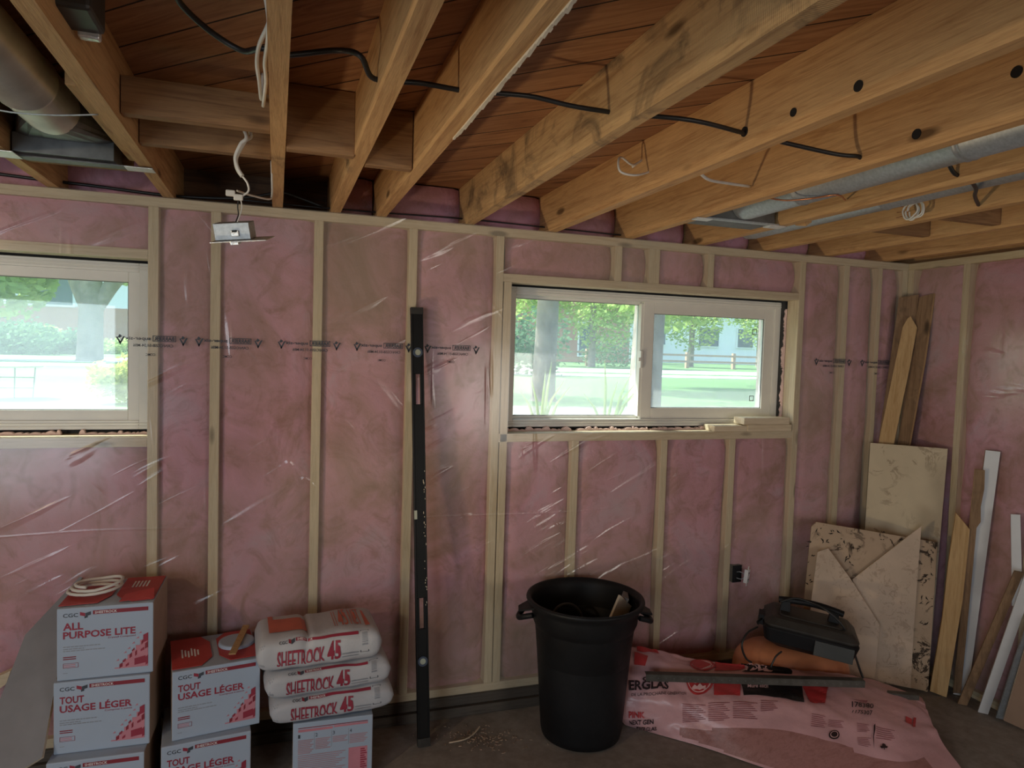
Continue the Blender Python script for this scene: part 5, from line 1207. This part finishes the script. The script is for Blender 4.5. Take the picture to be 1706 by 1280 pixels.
# ------------------------------------------------------------------ outside
GZ = 1.25
MB().box(-40, 60, 0.36, 80, GZ - 0.1, GZ).build('lawn', 'grass', kind='structure', origin=(0, 0, 0), label='green lawn outside')
MB().box(-40, 60, 9.6, 10.9, GZ, GZ + 0.012).build('sidewalk', 'walk', kind='structure', label='pale sidewalk strip outside')
MB().box(-40, 60, 12.2, 15.8, GZ, GZ + 0.006).build('road', 'road', kind='structure', label='grey road outside')
MB().box(1.0, 6, 0.37, 2.4, GZ, GZ + 0.01).build('flower_bed_ground', 'soil', kind='structure')
def leaves(centres, n, size, seed, flat=0.8):
    rr = random.Random(seed); mb = MB()
    for k in range(n):
        c, r = centres[rr.randrange(len(centres))]
        d_ = Vector((rr.gauss(0, 1), rr.gauss(0, 1), rr.gauss(0, flat))).normalized() * (r * rr.random() ** 0.35)
        q = Vector(c) + d_; a = Vector((rr.gauss(0, 1), rr.gauss(0, 1), rr.gauss(0, 0.6))).normalized(); b = a.orthogonal().normalized(); s_ = size * rr.uniform(0.6, 1.3)
        mb.add([q + a * s_, q + b * s_ * 0.6, q - a * s_, q - b * s_ * 0.6], [(0, 1, 2, 3)])
    return mb
def tree(px, py_base, r0, crown, label, n, size, leaf='leaf', base=None, fork=None, seed=1, hgt=5.0):
    b = Vector(base) if base else at(px, py_base, 'z', GZ)
    t = empty('tree', b, label, 'tree', 'trees on the lawn')
    m = MB(); m.tube([b + Vector((0, 0, -0.05)), b + Vector((0, 0, 0.25)), b + Vector((0.02, 0, 1.2)), b + Vector((0.0, 0, 2.4)), b + Vector((0.05, 0, hgt))], lambda s_: r0 * (1.5 - 0.5 * min(1, s_ * 9)) * (1 - 0.35 * s_), 14)
    if fork:
        for f in fork: m.tube([b + Vector(q) for q in f], lambda s_: r0 * 0.62 * (1 - 0.3 * s_), 10)
    m.build('trunk', 'bark', t, smooth=True)
    leaves([(b + Vector(c), r) for c, r in crown], int(n * 1.8), size, seed).build('foliage', leaf, t)
    return t
# left window
tree(150, 602, 0.26, [((-3, -0.5, 1.9), 1.3), ((-1.6, 0.5, 1.7), 0.9), ((1.6, 0, 2.2), 1.2), ((0, 1, 3.4), 1.8), ((-4.8, 0, 1.7), 1.3), ((3, 1, 2.8), 1.6)], 'broad forked tree on the lawn outside the left window', 5200, 0.11, fork=[[(0, 0, 0.9), (0.35, 0, 1.5), (0.9, 0, 2.3), (1.5, 0, 3.6)], [(0, 0, 1.0), (-0.3, 0, 1.8), (-0.6, 0, 3.2)]], seed=2)
def bush(px, py, r, hgt, label, leaf='leaf_dark', n=900, size=0.06, seed=1, y=None):
    b = at(px, py, 'z', GZ) if y is None else Vector((at(px, py, 'y', y).x, y, GZ))
    cs_ = [(b + Vector((r * 0.5 * math.cos(k * 1.9), r * 0.4 * math.sin(k * 1.9), hgt * (0.3 + 0.14 * (k % 4)))), r * 0.62) for k in range(6)]
    for c, _ in cs_: c.z = max(c.z, GZ + r * 0.35)
    leaves(cs_, n, size, seed).build('garden_bush', leaf, origin=b, label=label, cat='bush')
bush(20, 590, 1.0, 0.5, 'clipped hedge-like bush at the left edge of the left window', n=2200, size=0.06, seed=3)
bush(105, 590, 0.62, 0.5, 'rounded dark bush in front of the house, beside the forked tree', n=1500, seed=4)
bush(70, 587, 0.6, 0.7, 'taller layered bush left of the rounded bush', 'leaf', n=1500, seed=5)
bush(188, 590, 0.5, 0.2, 'low bush right of the forked tree trunk', 'leaf', n=700, seed=6)
bush(200, 700, 0.20, 0.36, 'yellow green shrub close outside the left window corner', 'leaf_yellow', n=1000, size=0.026, seed=7, y=2.6)
q = at(8, 664, 'z', GZ)
st = empty('wire_planter', q, 'pale wire planter stand on the lawn at the left window edge', 'plant stand')
q = ORG[st.name]; m = MB()
for a in (-0.18, -0.06, 0.06, 0.18):
    m.bar(q + Vector((a, 0, 0)), q + Vector((a * 1.1, 0, 0.24)), 0.008, 0.008, (0, 1, 0))
for z in (0.08, 0.16): m.bar(q + Vector((-0.19, 0, z)), q + Vector((0.19, 0, z)), 0.008, 0.008)
m.build('wire_frame', 'seal', st); m = MB(); m.lathe([(0, 0.26), (0.24, 0.26), (0.25, 0.25), (0.24, 0.24), (0, 0.24)], q, 24); m.build('top_disc', 'walk', st)
def house(x0, x1, y, z0, zb, z1, label, roofz, wins, low='brick', up='siding'):
    h_ = empty('house', (x0, y, z0), label, 'house')
    if zb > z0: MB().box(x0, x1, y, y + 6, z0, zb).build('brick_wall', low, h_)
    MB().box(x0, x1, y + 0.05, y + 6, zb, z1).build('upper_wall', up, h_)
    m = MB(); m.add([(x0 - 0.5, y - 0.5, z1), (x1 + 0.5, y - 0.5, z1), (x1 + 0.5, y + 6.5, z1), (x0 - 0.5, y + 6.5, z1), (x0 - 0.5, y + 3, roofz), (x1 + 0.5, y + 3, roofz)], [(0, 1, 5, 4), (2, 3, 4, 5), (1, 2, 5), (3, 0, 4), (0, 3, 2, 1)]); m.build('roof', 'roofing', h_)
    for (a, b, c, d) in wins:
        f = MB(); f.box(a - 0.08, b + 0.08, y - 0.05, y + 0.06, c - 0.08, d + 0.08); f = f.build('house_window', 'siding', h_)
        MB().box(a, b, y - 0.07, y - 0.04, c, d).build('pane', 'darkglass', f)
house(-14, 0.5, 29, GZ, GZ + 1.7, GZ + 4.6, 'white house with low brick front across the road, beyond the left window', 8, [(-9.3, -7.8, 3.0, 4.3), (-5.4, -4.0, 3.0, 4.3), (-3.2, -2.6, 3.2, 4.2)])
# right window
tree(905, 668, 0.125, [((-1.3, 1, 1.9), 0.9), ((1.3, 2, 2.0), 0.9), ((0.2, 0, 3.4), 1.4), ((1.8, 1, 2.7), 1.2)], 'straight tree trunk left in the right window view', 2400, 0.07, seed=11)
tree(1073, 690, 0.140, [((2.6, 4, 1.7), 0.9), ((1.7, 3, 2.2), 0.9), ((0.2, 0, 3.4), 1.4), ((4.5, 5, 2.6), 1.5)], 'nearest thick tree trunk behind the middle of the right window', 2600, 0.08, seed=12)
tree(985, 612, 0.14, [((0.3, 0, 1.75), 1.25), ((-1.5, 1, 2.3), 1.1), ((0.9, 0.5, 2.6), 1.3)], 'leafy maple hanging low between the two trunks of the right window', 2600, 0.085, seed=13)
tree(1150, 612, 0.14, [((0.0, 0, 1.9), 1.3), ((-1.2, 1, 2.4), 1.0), ((0.8, 0.5, 2.7), 1.1)], 'round leafy tree in the right pane beyond the road', 2600, 0.085, seed=14)
tree(1262, 612, 0.12, [((0.2, 0, 2.0), 1.2), ((1.2, 1, 2.6), 1.3), ((-0.5, 1, 3.0), 1.0)], 'light tree at the right edge of the right pane', 1800, 0.08, seed=15)
bush(868, 625, 0.9, 1.3, 'tall dark green bush left of the straight trunk', n=1600, seed=16)
bush(1020, 611, 1.3, 0.9, 'dark bush beside the brick house beyond the fence', n=1300, seed=17)
house(9.0, 17, 28.5, GZ, GZ + 3.0, GZ + 4.2, 'brick house beyond the fence seen in the left pane', 6.5, [(14.2, 15.0, 1.6, 3.2)])
house(20, 32, 36, GZ, GZ, GZ + 3.6, 'white house far beyond the fence seen in the right pane', 6.8, [(22, 23.5, 2.4, 3.6), (26, 27.5, 2.4, 3.6), (29, 30.2, 2.4, 3.6)])
fy = 20.0
fn = empty('rail_fence', (8, fy, GZ), 'brown post and rail fence across the lawn outside the right window', 'fence')
for k in range(13):
    x = 4.5 + k * 2.1; MB().box(x - 0.06, x + 0.06, fy - 0.06, fy + 0.06, GZ, GZ + 0.62).build('post', 'fence', fn)
for z in (0.22, 0.46): MB().box(4.0, 30.5, fy - 0.09, fy - 0.05, GZ + z, GZ + z + 0.075).build('rail', 'fence', fn)
def iris(px, py, y, label, blades, seed):
    rr = random.Random(seed); b = at(px, py, 'y', y); b.z = GZ; m = MB()
    for (dx, h_, ln) in blades:
        p0 = b + Vector((dx * 0.3, rr.uniform(-0.02, 0.02), 0)); p1 = b + Vector((dx * 0.6 + ln * 0.4, 0, h_ * 0.6)); p2 = b + Vector((dx + ln, 0.01, h_))
        w = 0.010; m.add([p0 + Vector((-w, 0, 0)), p0 + Vector((w, 0, 0)), p1 + Vector((w * 0.8, 0.004, 0)), p1 + Vector((-w * 0.8, 0.004, 0)), p2], [(0, 1, 2, 3), (3, 2, 4)])
        m.add([p0 + Vector((-w, 0.004, 0)), p0 + Vector((w, 0.004, 0)), p1 + Vector((w * 0.8, 0.008, 0)), p1 + Vector((-w * 0.8, 0.008, 0)), p2 + Vector((0, 0.003, 0))], [(0, 1, 2, 3), (3, 2, 4)])
    m.build('iris_plant', 'iris', origin=b, label=label, cat='plant', group='iris clumps in the flower bed')
iris(905, 690, 0.9, 'iris blades in front of the straight trunk, left pane', [(-0.08, 0.30, 0.0), (-0.02, 0.36, 0.03), (0.03, 0.42, 0.02), (0.10, 0.26, 0.08), (-0.14, 0.24, -0.02), (0.0, 0.30, 0.14)], 1)
iris(1010, 690, 0.9, 'tall iris clump near the middle of the right window', [(0.0, 0.44, -0.02), (0.04, 0.30, 0.04), (0.12, 0.30, 0.10), (-0.10, 0.22, -0.06), (0.2, 0.28, 0.06), (0.08, 0.22, 0.14), (0.16, 0.36, 0.02)], 2)
